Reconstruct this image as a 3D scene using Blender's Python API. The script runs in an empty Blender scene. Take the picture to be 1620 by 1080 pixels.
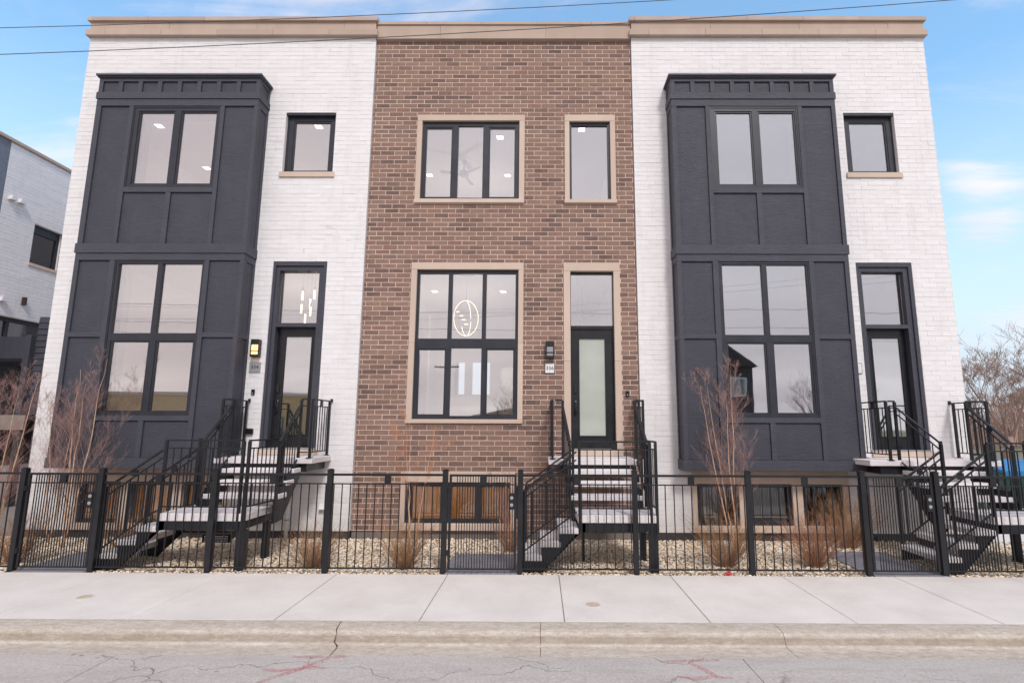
import bpy, math, random
import numpy as np
from mathutils import Vector, Matrix
random.seed(7); np.random.seed(7)
R = math.radians
scn = bpy.context.scene
COL = scn.collection

# ------------------------------------------------------------------ camera
def make_camera():
    pitch, yaw, roll = 0.154566544, 0.00549391338, 0.00370190646
    cy, sy = math.cos(yaw), math.sin(yaw)
    fw = Vector((-sy*math.cos(pitch), cy*math.cos(pitch), math.sin(pitch)))
    r = Vector((cy, sy, 0)); u = r.cross(fw)
    r2 = math.cos(roll)*r + math.sin(roll)*u
    u2 = -math.sin(roll)*r + math.cos(roll)*u
    cd = bpy.data.cameras.new('camera'); co = bpy.data.objects.new('camera', cd); COL.objects.link(co)
    m = Matrix((r2, u2, -fw)).transposed().to_4x4(); m.translation = Vector((0, -11.10, 2.20))
    co.matrix_world = m
    cd.sensor_width = 36; cd.lens = 854.05/1620*36
    cd.shift_x = -(850.49-810)/1620; cd.clip_end = 3000; cd.clip_start = 0.05
    scn.camera = co
make_camera()

# ------------------------------------------------------------------ world, sun, exposure
SUN_EL, SUN_AZ = 46.0, 162.0        # sun behind the camera, a little to the right
def make_world():
    w = bpy.data.worlds.new('World'); scn.world = w; w.use_nodes = True
    nt = w.node_tree; N = nt.nodes; L = nt.links; N.clear()
    out = N.new('ShaderNodeOutputWorld'); bg = N.new('ShaderNodeBackground')
    sky = N.new('ShaderNodeTexSky'); sky.sky_type = 'NISHITA'; sky.sun_disc = False
    sky.sun_elevation = R(SUN_EL); sky.sun_rotation = R(SUN_AZ); sky.air_density = 1.0; sky.dust_density = 0.6; sky.ozone_density = 1.2
    bg.inputs['Strength'].default_value = 0.12
    tc = N.new('ShaderNodeTexCoord'); sp = N.new('ShaderNodeSeparateXYZ'); L.new(tc.outputs['Generated'], sp.inputs[0])
    def math_(op, a, b=None):
        n = N.new('ShaderNodeMath'); n.operation = op
        for i, v in enumerate((a, b)):
            if v is None: continue
            if isinstance(v, (int, float)): n.inputs[i].default_value = v
            else: L.new(v, n.inputs[i])
        return n.outputs[0]
    den = math_('ADD', math_('MAXIMUM', sp.outputs[2], 0.0), 0.14)
    cx = math_('DIVIDE', sp.outputs[0], den); cyy = math_('DIVIDE', sp.outputs[1], den)
    cb = N.new('ShaderNodeCombineXYZ'); L.new(math_('MULTIPLY', cx, 0.55), cb.inputs[0]); L.new(cyy, cb.inputs[1])
    cb.inputs[2].default_value = 3.7
    no = N.new('ShaderNodeTexNoise'); no.inputs['Scale'].default_value = 0.9; no.inputs['Detail'].default_value = 7; no.inputs['Roughness'].default_value = 0.58
    no.inputs['Distortion'].default_value = 0.4
    L.new(cb.outputs[0], no.inputs['Vector'])
    # the cloud deck closes towards the south (behind the camera), thin wisps to the north
    back = N.new('ShaderNodeMapRange'); back.inputs['From Min'].default_value = 0.25; back.inputs['From Max'].default_value = -0.5
    back.inputs['To Min'].default_value = 0.0; back.inputs['To Max'].default_value = 0.36; L.new(sp.outputs[1], back.inputs['Value'])
    mk = N.new('ShaderNodeMapRange'); mk.interpolation_type = 'SMOOTHSTEP'
    mk.inputs['From Min'].default_value = 0.525; mk.inputs['From Max'].default_value = 0.74
    mk.inputs['To Min'].default_value = 0.03; mk.inputs['To Max'].default_value = 0.93
    bias = back.outputs[0]
    for d, wd, amt in (((.615,.728,.30), .0016, .10), ((.630,.720,.265), .0022, .15), ((.60,.715,.365), .0009, .09)):
        dp = N.new('ShaderNodeVectorMath'); dp.operation = 'DOT_PRODUCT'; L.new(tc.outputs['Generated'], dp.inputs[0]); v = Vector(d).normalized(); dp.inputs[1].default_value = v
        g = math_('MULTIPLY', math_('POWER', 2.718, math_('MULTIPLY', math_('SUBTRACT', 1.0, dp.outputs['Value']), -1/wd)), amt)
        bias = math_('ADD', bias, g)
    n3 = N.new('ShaderNodeTexNoise'); n3.inputs['Scale'].default_value = 3.2; n3.inputs['Detail'].default_value = 8; n3.inputs['Roughness'].default_value = .65; n3.inputs['Distortion'].default_value = .8
    sc = N.new('ShaderNodeCombineXYZ'); L.new(math_('MULTIPLY', cx, .45), sc.inputs[0]); L.new(math_('MULTIPLY', cyy, 1.5), sc.inputs[1]); L.new(sc.outputs[0], n3.inputs['Vector'])
    bias = math_('ADD', bias, math_('MULTIPLY', math_('SUBTRACT', n3.outputs['Fac'], .5), .34))
    L.new(math_('ADD', no.outputs['Fac'], bias), mk.inputs['Value'])
    # cloud brightness with soft grey undersides
    n2 = N.new('ShaderNodeTexNoise'); n2.inputs['Scale'].default_value = 1.1; n2.inputs['Detail'].default_value = 6; L.new(cb.outputs[0], n2.inputs['Vector'])
    n2r = N.new('ShaderNodeMapRange'); n2r.inputs[1].default_value = .32; n2r.inputs[2].default_value = .68; L.new(n2.outputs['Fac'], n2r.inputs[0])
    cr = N.new('ShaderNodeMix'); cr.data_type = 'RGBA'; cr.inputs['A'].default_value = (5.9, 5.45, 5.75, 1); cr.inputs['B'].default_value = (7.9, 7.45, 7.6, 1)
    L.new(n2r.outputs[0], cr.inputs['Factor'])
    tl = N.new('ShaderNodeMapRange'); tl.inputs[1].default_value = -.5; tl.inputs[2].default_value = .3; L.new(sp.outputs[0], tl.inputs[0])
    tint = N.new('ShaderNodeMix'); tint.data_type = 'RGBA'; tint.inputs['A'].default_value = (1.01, .955, .94, 1); tint.inputs['B'].default_value = (.93, .95, .99, 1); L.new(tl.outputs[0], tint.inputs['Factor'])
    crm = N.new('ShaderNodeMix'); crm.data_type = 'RGBA'; crm.blend_type = 'MULTIPLY'; crm.inputs['Factor'].default_value = 1; L.new(cr.outputs['Result'], crm.inputs['A']); L.new(tint.outputs['Result'], crm.inputs['B'])
    # whiter air low over the horizon
    hz = N.new('ShaderNodeMapRange'); hz.inputs['From Min'].default_value = 0.10; hz.inputs['From Max'].default_value = 0.50
    hz.inputs['To Min'].default_value = 1.0; hz.inputs['To Max'].default_value = 0.10; L.new(sp.outputs[2], hz.inputs['Value'])
    m0 = N.new('ShaderNodeMix'); m0.data_type = 'RGBA'; L.new(hz.outputs[0], m0.inputs['Factor'])
    gain = N.new('ShaderNodeMix'); gain.data_type = 'RGBA'; gain.blend_type = 'MULTIPLY'; gain.inputs['Factor'].default_value = 1
    L.new(sky.outputs[0], gain.inputs['A']); gain.inputs['B'].default_value = (1.42, 2.08, 2.16, 1)
    L.new(gain.outputs['Result'], m0.inputs['A']); m0.inputs['B'].default_value = (4.9, 5.75, 6.5, 1)
    m1 = N.new('ShaderNodeMix'); m1.data_type = 'RGBA'; L.new(mk.outputs[0], m1.inputs['Factor'])
    L.new(m0.outputs['Result'], m1.inputs['A']); L.new(crm.outputs['Result'], m1.inputs['B'])
    L.new(m1.outputs['Result'], bg.inputs['Color']); L.new(bg.outputs[0], out.inputs[0])
make_world()
sd = bpy.data.lights.new('sun', 'SUN'); sd.energy = 1.75; sd.angle = R(11); sd.color = (1.0, 0.965, 0.93)
so = bpy.data.objects.new('sun', sd); COL.objects.link(so)
az, el = R(SUN_AZ), R(SUN_EL)
sdir = Vector((math.sin(az)*math.cos(el), math.cos(az)*math.cos(el), math.sin(el)))
so.rotation_euler = sdir.to_track_quat('Z', 'Y').to_euler(); so.location = sdir*60
vs = scn.view_settings
scn.display_settings.display_device = 'sRGB'
vs.view_transform = 'Standard'; vs.look = 'None'; vs.gamma = 1; vs.use_curve_mapping = False; vs.exposure = 0.33
scn.cycles.max_bounces = 7; scn.cycles.diffuse_bounces = 3; scn.cycles.glossy_bounces = 4; scn.cycles.transparent_max_bounces = 12
scn.cycles.sample_clamp_indirect = 6

# ------------------------------------------------------------------ mesh helpers
class MB:
    def __init__(s): s.v = []; s.f = []
    def box(s, x0, x1, y0, y1, z0, z1, ch=0.0):
        if x1 < x0: x0, x1 = x1, x0
        if y1 < y0: y0, y1 = y1, y0
        if z1 < z0: z0, z1 = z1, z0
        if ch <= 0:
            n = len(s.v)
            s.v += [(x0,y0,z0),(x1,y0,z0),(x1,y1,z0),(x0,y1,z0),(x0,y0,z1),(x1,y0,z1),(x1,y1,z1),(x0,y1,z1)]
            s.f += [(n,n+3,n+2,n+1),(n+4,n+5,n+6,n+7),(n,n+1,n+5,n+4),(n+1,n+2,n+6,n+5),(n+2,n+3,n+7,n+6),(n+3,n,n+4,n+7)]
        else:
            c = min(ch, (x1-x0)*.45, (y1-y0)*.45, (z1-z0)*.45); n = len(s.v); a = {}
            xs, ys, zs = (x0, x1), (y0, y1), (z0, z1)
            for i in (0,1):
                for j in (0,1):
                    for k in (0,1):
                        dx = c if i == 0 else -c; dy = c if j == 0 else -c; dz = c if k == 0 else -c
                        for ax, p in enumerate(((xs[i], ys[j]+dy, zs[k]+dz), (xs[i]+dx, ys[j], zs[k]+dz), (xs[i]+dx, ys[j]+dy, zs[k]))):
                            a[(i,j,k,ax)] = len(s.v); s.v.append(p)
            for i in (0,1):
                q = [a[(i,0,0,0)], a[(i,1,0,0)], a[(i,1,1,0)], a[(i,0,1,0)]]; s.f.append(tuple(q if i else q[::-1]))
                q = [a[(0,i,0,1)], a[(0,i,1,1)], a[(1,i,1,1)], a[(1,i,0,1)]]; s.f.append(tuple(q if i else q[::-1]))
                q = [a[(0,0,i,2)], a[(1,0,i,2)], a[(1,1,i,2)], a[(0,1,i,2)]]; s.f.append(tuple(q if i else q[::-1]))
            for i in (0,1):
                for j in (0,1):
                    q = [a[(i,j,0,0)], a[(i,j,0,1)], a[(i,j,1,1)], a[(i,j,1,0)]]; s.f.append(tuple(q if i == j else q[::-1]))
                    q = [a[(i,0,j,0)], a[(i,0,j,2)], a[(i,1,j,2)], a[(i,1,j,0)]]; s.f.append(tuple(q[::-1] if i == j else q))
                    q = [a[(0,i,j,1)], a[(0,i,j,2)], a[(1,i,j,2)], a[(1,i,j,1)]]; s.f.append(tuple(q if i == j else q[::-1]))
                    for k in (0,1):
                        q = (a[(i,j,k,0)], a[(i,j,k,1)], a[(i,j,k,2)]); s.f.append(q if (i+j+k) % 2 else q[::-1])
        return s
    def holed(s, x0, x1, z0, z1, y0, y1, holes):
        """wall in the XZ plane from y0 (front) to y1, minus rectangular holes"""
        xs = sorted({x0, x1, *[min(max(h[i], x0), x1) for h in holes for i in (0,1)]})
        zs = sorted({z0, z1, *[min(max(h[i], z0), z1) for h in holes for i in (2,3)]})
        nx, nz = len(xs)-1, len(zs)-1
        def solid(i, k):
            if i < 0 or k < 0 or i >= nx or k >= nz: return False
            cx, cz = (xs[i]+xs[i+1])/2, (zs[k]+zs[k+1])/2
            return not any(h[0] < cx < h[1] and h[2] < cz < h[3] for h in holes)
        def quad(a, b, c, d):
            n = len(s.v); s.v += [a, b, c, d]; s.f.append((n, n+1, n+2, n+3))
        for i in range(nx):
            for k in range(nz):
                if not solid(i, k): continue
                a, b, c, d = xs[i], xs[i+1], zs[k], zs[k+1]
                quad((a,y0,c),(b,y0,c),(b,y0,d),(a,y0,d)); quad((a,y1,d),(b,y1,d),(b,y1,c),(a,y1,c))
                if not solid(i-1,k): quad((a,y0,c),(a,y0,d),(a,y1,d),(a,y1,c))
                if not solid(i+1,k): quad((b,y0,d),(b,y0,c),(b,y1,c),(b,y1,d))
                if not solid(i,k-1): quad((b,y0,c),(a,y0,c),(a,y1,c),(b,y1,c))
                if not solid(i,k+1): quad((a,y0,d),(b,y0,d),(b,y1,d),(a,y1,d))
        return s
    def tube(s, pts, rad, n=6, cap=True):
        pts = [Vector(p) for p in pts]
        rad = rad if isinstance(rad, (list, tuple)) else [rad]*len(pts)
        base = len(s.v); ref = None
        for i, p in enumerate(pts):
            d = (pts[min(i+1, len(pts)-1)] - pts[max(i-1, 0)]).normalized()
            if ref is None: ref = Vector((0,0,1)) if abs(d.z) < .9 else Vector((1,0,0))
            a = d.cross(ref); a.normalize(); b = d.cross(a); ref = -b if False else ref
            for j in range(n):
                t = 2*math.pi*j/n
                q = p + (a*math.cos(t) + b*math.sin(t))*rad[i]; s.v.append(tuple(q))
        for i in range(len(pts)-1):
            for j in range(n):
                k = (j+1) % n
                s.f.append((base+i*n+j, base+i*n+k, base+(i+1)*n+k, base+(i+1)*n+j))
        if cap:
            s.f.append(tuple(base+j for j in range(n))[::-1]); e = base+(len(pts)-1)*n
            s.f.append(tuple(e+j for j in range(n)))
        return s
    def bar(s, p, q, w, h=None):
        """square bar from p to q"""
        h = h or w; p, q = Vector(p), Vector(q); d = (q-p).normalized()
        up = Vector((0,0,1)) if abs(d.z) < .95 else Vector((0,1,0))
        a = d.cross(up).normalized()*w/2; b = a.cross(d).normalized()*h/2; n = len(s.v)
        for c in (p, q):
            for sa, sb in ((-1,-1),(1,-1),(1,1),(-1,1)): s.v.append(tuple(c + a*sa + b*sb))
        s.f += [(n,n+1,n+2,n+3),(n+7,n+6,n+5,n+4),(n,n+4,n+5,n+1),(n+1,n+5,n+6,n+2),(n+2,n+6,n+7,n+3),(n+3,n+7,n+4,n)]
        return s
    def prism(s, poly, axis, a, b):
        """extrude polygon [(u,z)] along 'x' (u=y) or 'y' (u=x) between a and b"""
        n = len(s.v); m = len(poly)
        for t in (a, b):
            for u, z in poly: s.v.append((t, u, z) if axis == 'x' else (u, t, z))
        s.f.append(tuple(range(n, n+m))); s.f.append(tuple(range(n+2*m-1, n+m-1, -1)))
        for i in range(m):
            j = (i+1) % m; s.f.append((n+i, n+m+i, n+m+j, n+j))
        return s
    def lathe(s, c, prof, n=12, axis='z'):
        base = len(s.v)
        for r, h in prof:
            for j in range(n):
                t = 2*math.pi*j/n; a, b = r*math.cos(t), r*math.sin(t)
                s.v.append((c[0]+a, c[1]+b, c[2]+h) if axis == 'z' else (c[0]+a, c[1]+h, c[2]+b))
        for i in range(len(prof)-1):
            for j in range(n):
                k = (j+1) % n; s.f.append((base+i*n+j, base+i*n+k, base+(i+1)*n+k, base+(i+1)*n+j))
        s.f.append(tuple(base+j for j in range(n))[::-1]); e = base+(len(prof)-1)*n; s.f.append(tuple(e+j for j in range(n)))
        return s
    def mesh(s, name, mat=None, smooth=False):
        me = bpy.data.meshes.new(name); me.from_pydata(s.v, [], s.f)
        if mat: me.materials.append(mat)
        if smooth: me.polygons.foreach_set('use_smooth', [True]*len(me.polygons))
        me.update(); return me

def fixnormals(me):
    import bmesh
    b = bmesh.new(); b.from_mesh(me); bmesh.ops.recalc_face_normals(b, faces=b.faces); b.to_mesh(me); b.free()

def link(name, data, parent=None, loc=None):
    o = bpy.data.objects.new(name, data); COL.objects.link(o)
    if loc is not None: o.location = loc
    if parent: o.parent = parent
    return o
def obj(name, mb, mat, parent=None, smooth=False, loc=None, fix=False):
    me = mb.mesh(name, mat, smooth)
    if fix: fixnormals(me)
    return link(name, me, parent, loc)
def thing(name, label, cat, loc=(0,0,0), group=None):
    o = bpy.data.objects.new(name, None); COL.objects.link(o); o.location = loc; o.empty_display_size = .2
    tag(o, label, cat, group); return o
def tag(o, label=None, cat=None, group=None, kind=None):
    if label: o['label'] = label
    if cat: o['category'] = cat
    if group: o['group'] = group
    if kind: o['kind'] = kind
    return o
def grp(parent):        # world-coordinate meshes under an Empty standing at its own base
    return parent
def part(name, mb, mat, parent, smooth=False, fix=False):
    """part given in world coordinates under a thing placed at its base"""
    root = parent; off = Vector((0,0,0))
    while root is not None: off += root.location; root = root.parent
    mb.v = [(x-off.x, y-off.y, z-off.z) for x, y, z in mb.v]
    return obj(name, mb, mat, parent, smooth, fix=fix)
def copy_tree(o, parent=None):
    c = o.copy(); COL.objects.link(c); c.parent = parent
    for ch in o.children: copy_tree(ch, c)
    return c

# ------------------------------------------------------------------ materials
def srgb(r, g, b):
    f = lambda c: (c/255/12.92 if c/255 <= .04045 else ((c/255+.055)/1.055)**2.4)
    return (f(r), f(g), f(b), 1)
class NT:
    def __init__(s, name):
        s.m = bpy.data.materials.new(name); s.m.use_nodes = True; s.t = s.m.node_tree; s.N = s.t.nodes; s.L = s.t.links
        s.b = s.N['Principled BSDF']
    def n(s, kind, **kw):
        nd = s.N.new(kind)
        for k, v in kw.items():
            if k.startswith('i_'):
                key = k[2:].replace('_', ' '); sock = nd.inputs[int(key)] if key.isdigit() else nd.inputs[key]
                if hasattr(v, 'is_output') or isinstance(v, bpy.types.NodeSocket): s.L.new(v, sock)
                else: sock.default_value = v
            else: setattr(nd, k, v)
        return nd
    def pos(s): return s.n('ShaderNodeNewGeometry').outputs['Position']
    def noise(s, vec, scale, detail=3, rough=.55, dist=0):
        return s.n('ShaderNodeTexNoise', i_Vector=vec, i_Scale=scale, i_Detail=detail, i_Roughness=rough, i_Distortion=dist).outputs['Fac']
    def scale(s, vec, x, y, z):
        return s.n('ShaderNodeVectorMath', operation='MULTIPLY', i_0=vec, i_1=(x, y, z)).outputs[0]
    def rng(s, v, a, b, c, d, smooth=False):
        nd = s.n('ShaderNodeMapRange', i_Value=v); nd.inputs[1].default_value = a; nd.inputs[2].default_value = b
        nd.inputs[3].default_value = c; nd.inputs[4].default_value = d
        if smooth: nd.interpolation_type = 'SMOOTHSTEP'
        return nd.outputs[0]
    def math(s, op, a, b=0.0): return s.n('ShaderNodeMath', operation=op, i_0=a, i_1=b).outputs[0]
    def mix(s, f, a, b, blend='MIX'):
        nd = s.n('ShaderNodeMix', data_type='RGBA', blend_type=blend)
        for sock, v in ((nd.inputs['Factor'], f), (nd.inputs['A'], a), (nd.inputs['B'], b)):
            if isinstance(v, bpy.types.NodeSocket): s.L.new(v, sock)
            else: sock.default_value = v
        return nd.outputs['Result']
    def ramp(s, f, stops):
        nd = s.n('ShaderNodeValToRGB', i_Fac=f); e = nd.color_ramp.elements
        while len(e) < len(stops): e.new(.5)
        for i, (p, c) in enumerate(stops): e[i].position = p; e[i].color = c
        return nd.outputs['Color']
    def bump(s, h, dist, strength=1.0):
        return s.n('ShaderNodeBump', i_Height=h, i_Distance=dist, i_Strength=strength).outputs['Normal']
    def out(s, color=None, rough=None, normal=None, spec=None, metal=None):
        for k, v in (('Base Color', color), ('Roughness', rough), ('Normal', normal), ('Specular IOR Level', spec), ('Metallic', metal)):
            if v is None: continue
            if isinstance(v, bpy.types.NodeSocket): s.L.new(v, s.b.inputs[k])
            else: s.b.inputs[k].default_value = v
        return s.m

BL, BH = 0.3075, 0.1028            # utility brick module: length, course
BZ0 = 0.15
def brick_cell(t):
    """hash per brick from its place in the running bond"""
    p = t.pos(); sp = t.n('ShaderNodeSeparateXYZ', i_Vector=p)
    row = t.math('FLOOR', t.math('DIVIDE', t.math('SUBTRACT', sp.outputs[2], BZ0), BH))
    half = t.math('MULTIPLY', t.math('MODULO', t.math('ADD', row, 200.0), 2.0), .5)
    colx = t.math('FLOOR', t.math('ADD', t.math('DIVIDE', sp.outputs[0], BL), half))
    cb = t.n('ShaderNodeCombineXYZ', i_X=colx, i_Y=row)
    return t.n('ShaderNodeTexWhiteNoise', i_Vector=cb.outputs[0]), p
def m_brown():
    t = NT('brown_brick'); w, p = brick_cell(t)
    c = t.ramp(w.outputs['Value'], [(0, srgb(92,74,70)), (.14, srgb(106,85,79)), (.35, srgb(125,101,90)), (.6, srgb(136,110,97)), (.85, srgb(144,118,104)), (1, srgb(133,99,87))])
    n1 = t.noise(t.scale(p, 1, 1, 2), 26, 5, .65); n2 = t.noise(p, 240, 3, .7); n3 = t.noise(p, .6, 3)
    c = t.mix(t.rng(n1, .38, .72, 0, .55), c, srgb(92,72,70)); c = t.mix(t.rng(n2, .5, .8, 0, .4), c, srgb(180,156,144)); n5 = t.noise(t.scale(p, 1, 1, 1.6), 9, 4, .7); c = t.mix(t.rng(n5, .5, .72, 0, .35), c, srgb(166,142,124))
    c = t.mix(t.rng(n3, .4, .7, 0, .16), c, srgb(176,140,120))
    return t.out(c, .88, t.bump(t.math('ADD', n1, t.math('MULTIPLY', n2, .5)), .004))
def m_mortar(name, col, dark):
    t = NT(name); p = t.pos(); n1 = t.noise(p, 90, 4, .7); n2 = t.noise(p, 2.2, 3)
    c = t.mix(t.rng(n1, .3, .75, 0, .6), col, dark); c = t.mix(t.rng(n2, .4, .7, 0, .3), c, dark)
    return t.out(c, .95, t.bump(n1, .004))
def m_white():
    t = NT('white_painted_brick'); w, p = brick_cell(t)
    c = t.ramp(w.outputs['Value'], [(0, srgb(226,224,224)), (.5, srgb(229,227,227)), (1, srgb(232,230,230))])
    n1 = t.noise(p, 30, 5, .65); n2 = t.noise(p, 1.1, 4, .6); n3 = t.noise(t.scale(p, 1, 1, .18), 7, 4, .6)
    c = t.mix(t.rng(n1, .62, .8, 0, .3), c, srgb(200,193,192)); c = t.mix(t.rng(n2, .45, .75, 0, .2), c, srgb(212,205,203))
    c = t.mix(t.rng(n3, .52, .8, 0, .28), c, srgb(190,182,178)); spz = t.n('ShaderNodeSeparateXYZ', i_Vector=p).outputs[2]
    c = t.mix(t.math('MULTIPLY', t.rng(t.math('ADD', spz, t.math('MULTIPLY', n1, .9)), 1.15, .45, 0, .5), t.rng(n2, .3, .6, .4, 1)), c, srgb(186,172,158))
    return t.out(c, .72, t.bump(t.noise(p, 42, 6, .7), .006))
def m_charcoal(name='charcoal_board', vertical=True, col=(64,65,74)):
    t = NT(name); p = t.pos()
    q = t.scale(p, 1.0, 1.0, 5)
    n1 = t.noise(q, 7, 7, .72, 1.4); n2 = t.noise(p, 2.0, 3); n3 = t.noise(p, 150, 2)
    c = t.mix(t.rng(n2, .35, .7, 0, .5), srgb(*col), srgb(col[0]+11, col[1]+11, col[2]+12)); n6 = t.noise(t.scale(p, 6, 6, .35), 3, 4, .6); c = t.mix(t.rng(n6, .55, .75, 0, .2), c, srgb(col[0]+20, col[1]+19, col[2]+18)); c = t.mix(t.rng(n1, .48, .7, 0, .5), c, srgb(col[0]-16, col[1]-16, col[2]-16))
    return t.out(c, .52, t.bump(t.math('ADD', n1, t.math('MULTIPLY', n3, .15)), .014), .35)
def m_stone(name, col, dark, s=1.0):
    t = NT(name); p = t.pos(); n1 = t.noise(p, 60, 5, .7); n2 = t.noise(t.scale(p, 1, 1, .5), 3.2, 4)
    oi = t.n('ShaderNodeObjectInfo').outputs['Random']
    c = t.mix(t.rng(oi, 0, 1, 0, .55), col, dark); c = t.mix(t.rng(n2, .35, .75, 0, .5), c, dark); c = t.mix(t.rng(n1, .55, .8, 0, .35), c, srgb(214,200,188))
    return t.out(c, .85, t.bump(n1, .003))
def m_metal(name, col=(23,24,28), rough=.42):
    t = NT(name); p = t.pos(); n1 = t.noise(p, 220, 2); n2 = t.noise(p, 4, 3)
    c = t.mix(t.rng(n2, .4, .75, 0, .4), srgb(*col), srgb(col[0]+16, col[1]+16, col[2]+18))
    return t.out(c, t.rng(n2, .3, .7, rough-.06, rough+.12), t.bump(n1, .0006), .45)
def m_concrete(name, col, dark, light, grain=140, blot=1.4):
    t = NT(name); p = t.pos(); n1 = t.noise(p, grain, 4, .7); n2 = t.noise(p, blot, 5, .6); n3 = t.noise(p, 9, 4, .6)
    oi = t.n('ShaderNodeObjectInfo').outputs['Random']
    c = t.mix(t.rng(n2, .38, .72, 0, .7), col, dark); c = t.mix(t.rng(n3, .55, .78, 0, .35), c, light)
    c = t.mix(t.rng(n1, .58, .8, 0, .35), c, dark); c = t.mix(t.math('MULTIPLY', oi, .25), c, dark); bz = t.noise(t.scale(p, 1, 7, 1), 5, 6, .75); c = t.mix(t.rng(bz, .52, .7, 0, .25), c, dark)
    sk = t.noise(p, 26, 2, .5); c = t.mix(t.rng(sk, .70, .735, 0, .5), c, srgb(150,141,134)); st = t.noise(p, 3.1, 6, .75); c = t.mix(t.rng(st, .68, .76, 0, .28), c, srgb(150,140,128))
    return t.out(c, .9, t.bump(t.math('ADD', n1, t.math('MULTIPLY', n3, .5)), .0025))
def m_kerb():
    t = NT('kerb_concrete'); p = t.pos(); sp = t.n('ShaderNodeSeparateXYZ', i_Vector=p)
    n1 = t.noise(p, 75, 6, .8); n2 = t.noise(t.scale(p, .8, 2, 3), 2.4, 8, .75); n3 = t.noise(t.scale(p, .8, 2, 2), 7, 7, .78)
    c = t.mix(t.rng(n2, .35, .7, 0, .8), srgb(198,188,176), srgb(166,152,137))
    n8 = t.noise(t.scale(p, .7, 1.4, 2.2), 16, 8, .85); c = t.mix(t.rng(n8, .5, .62, 0, .55), c, srgb(146,128,112)); c = t.mix(t.rng(n8, .47, .36, 0, .6), c, srgb(222,216,207)); c = t.mix(t.rng(n3, .52, .66, 0, .5), c, srgb(212,205,195)); c = t.mix(t.rng(n1, .52, .7, 0, .6), c, srgb(132,116,100))
    # rubbed tyre dirt low on the face: a stain with its own shape
    face = t.math('MULTIPLY', t.rng(sp.outputs[2], -.035, -.06, 0, 1, True), t.rng(sp.outputs[2], -.122, -.10, 0, 1, True))
    c = t.mix(t.math('MULTIPLY', face, t.rng(n3, .3, .6, .15, .6)), c, srgb(128,116,102))
    rust = t.noise(t.scale(p, 1, 1, 4), 1.6, 5, .7); c = t.mix(t.rng(rust, .66, .74, 0, .4), c, srgb(160,110,80))
    return t.out(c, .92, t.bump(t.math('ADD', n1, n3), .006))
def m_road():
    t = NT('street_concrete'); p = t.pos()
    n1 = t.noise(p, 150, 4, .8); n2 = t.noise(t.scale(p, .4, 1.6, 1), 1.1, 6, .65); n4 = t.noise(p, 32, 4, .7)
    c = t.mix(t.rng(n2, .35, .7, 0, .8), srgb(194,187,182), srgb(176,169,164)); n7 = t.noise(p, 34, 7, .88); c = t.mix(t.rng(n7, .5, .6, 0, .6), c, srgb(150,142,137)); c = t.mix(t.rng(n7, .47, .38, 0, .55), c, srgb(214,208,203)); n9 = t.noise(t.scale(p, .5, 2.2, 1), 2.6, 6, .7); c = t.mix(t.rng(n9, .5, .64, 0, .35), c, srgb(160,150,143)); c = t.mix(t.rng(n1, .48, .75, 0, .75), c, srgb(136,128,124))
    c = t.mix(t.rng(n4, .55, .75, 0, .4), c, srgb(204,196,190))
    dp = t.n('ShaderNodeVectorMath', operation='ADD', i_0=p, i_1=t.scale(t.n('ShaderNodeTexNoise', i_Vector=p, i_Scale=2.3, i_Detail=5.0).outputs['Color'], .9, .9, 0))
    v = t.n('ShaderNodeTexVoronoi', feature='DISTANCE_TO_EDGE', i_Vector=t.scale(dp.outputs[0], .55, 1.1, 0), i_Scale=1.0).outputs['Distance']
    gate = t.rng(t.noise(p, .9, 3), .42, .58, 0, 1)
    crk = t.math('MULTIPLY', t.rng(v, 0, .007, 1, 0), gate)
    c = t.mix(t.math('MULTIPLY', crk, .6), c, srgb(112,102,96))
    spots = t.rng(t.noise(p, 5.5, 3, .6), .72, .75, 0, .6); c = t.mix(spots, c, srgb(96,88,86))
    h = t.math('SUBTRACT', t.math('ADD', n1, n4), t.math('MULTIPLY', crk, 3.0))
    return t.out(c, .9, t.bump(h, .004))
def m_simple(name, col, rough=.6, var=.15, spec=.4, scale=8, metal=0):
    t = NT(name); p = t.pos(); n = t.noise(p, scale, 4, .6)
    d = tuple(c*(1-var*2) for c in srgb(*col)[:3])+(1,)
    return t.out(t.mix(t.rng(n, .35, .7, 0, 1), srgb(*col), d), rough, t.bump(n, .002), spec, metal)
def m_emit(name, col, st):
    t = NT(name); t.b.inputs['Base Color'].default_value = srgb(*col); t.b.inputs['Emission Color'].default_value = srgb(*col); t.b.inputs['Emission Strength'].default_value = st
    return t.m
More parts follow.
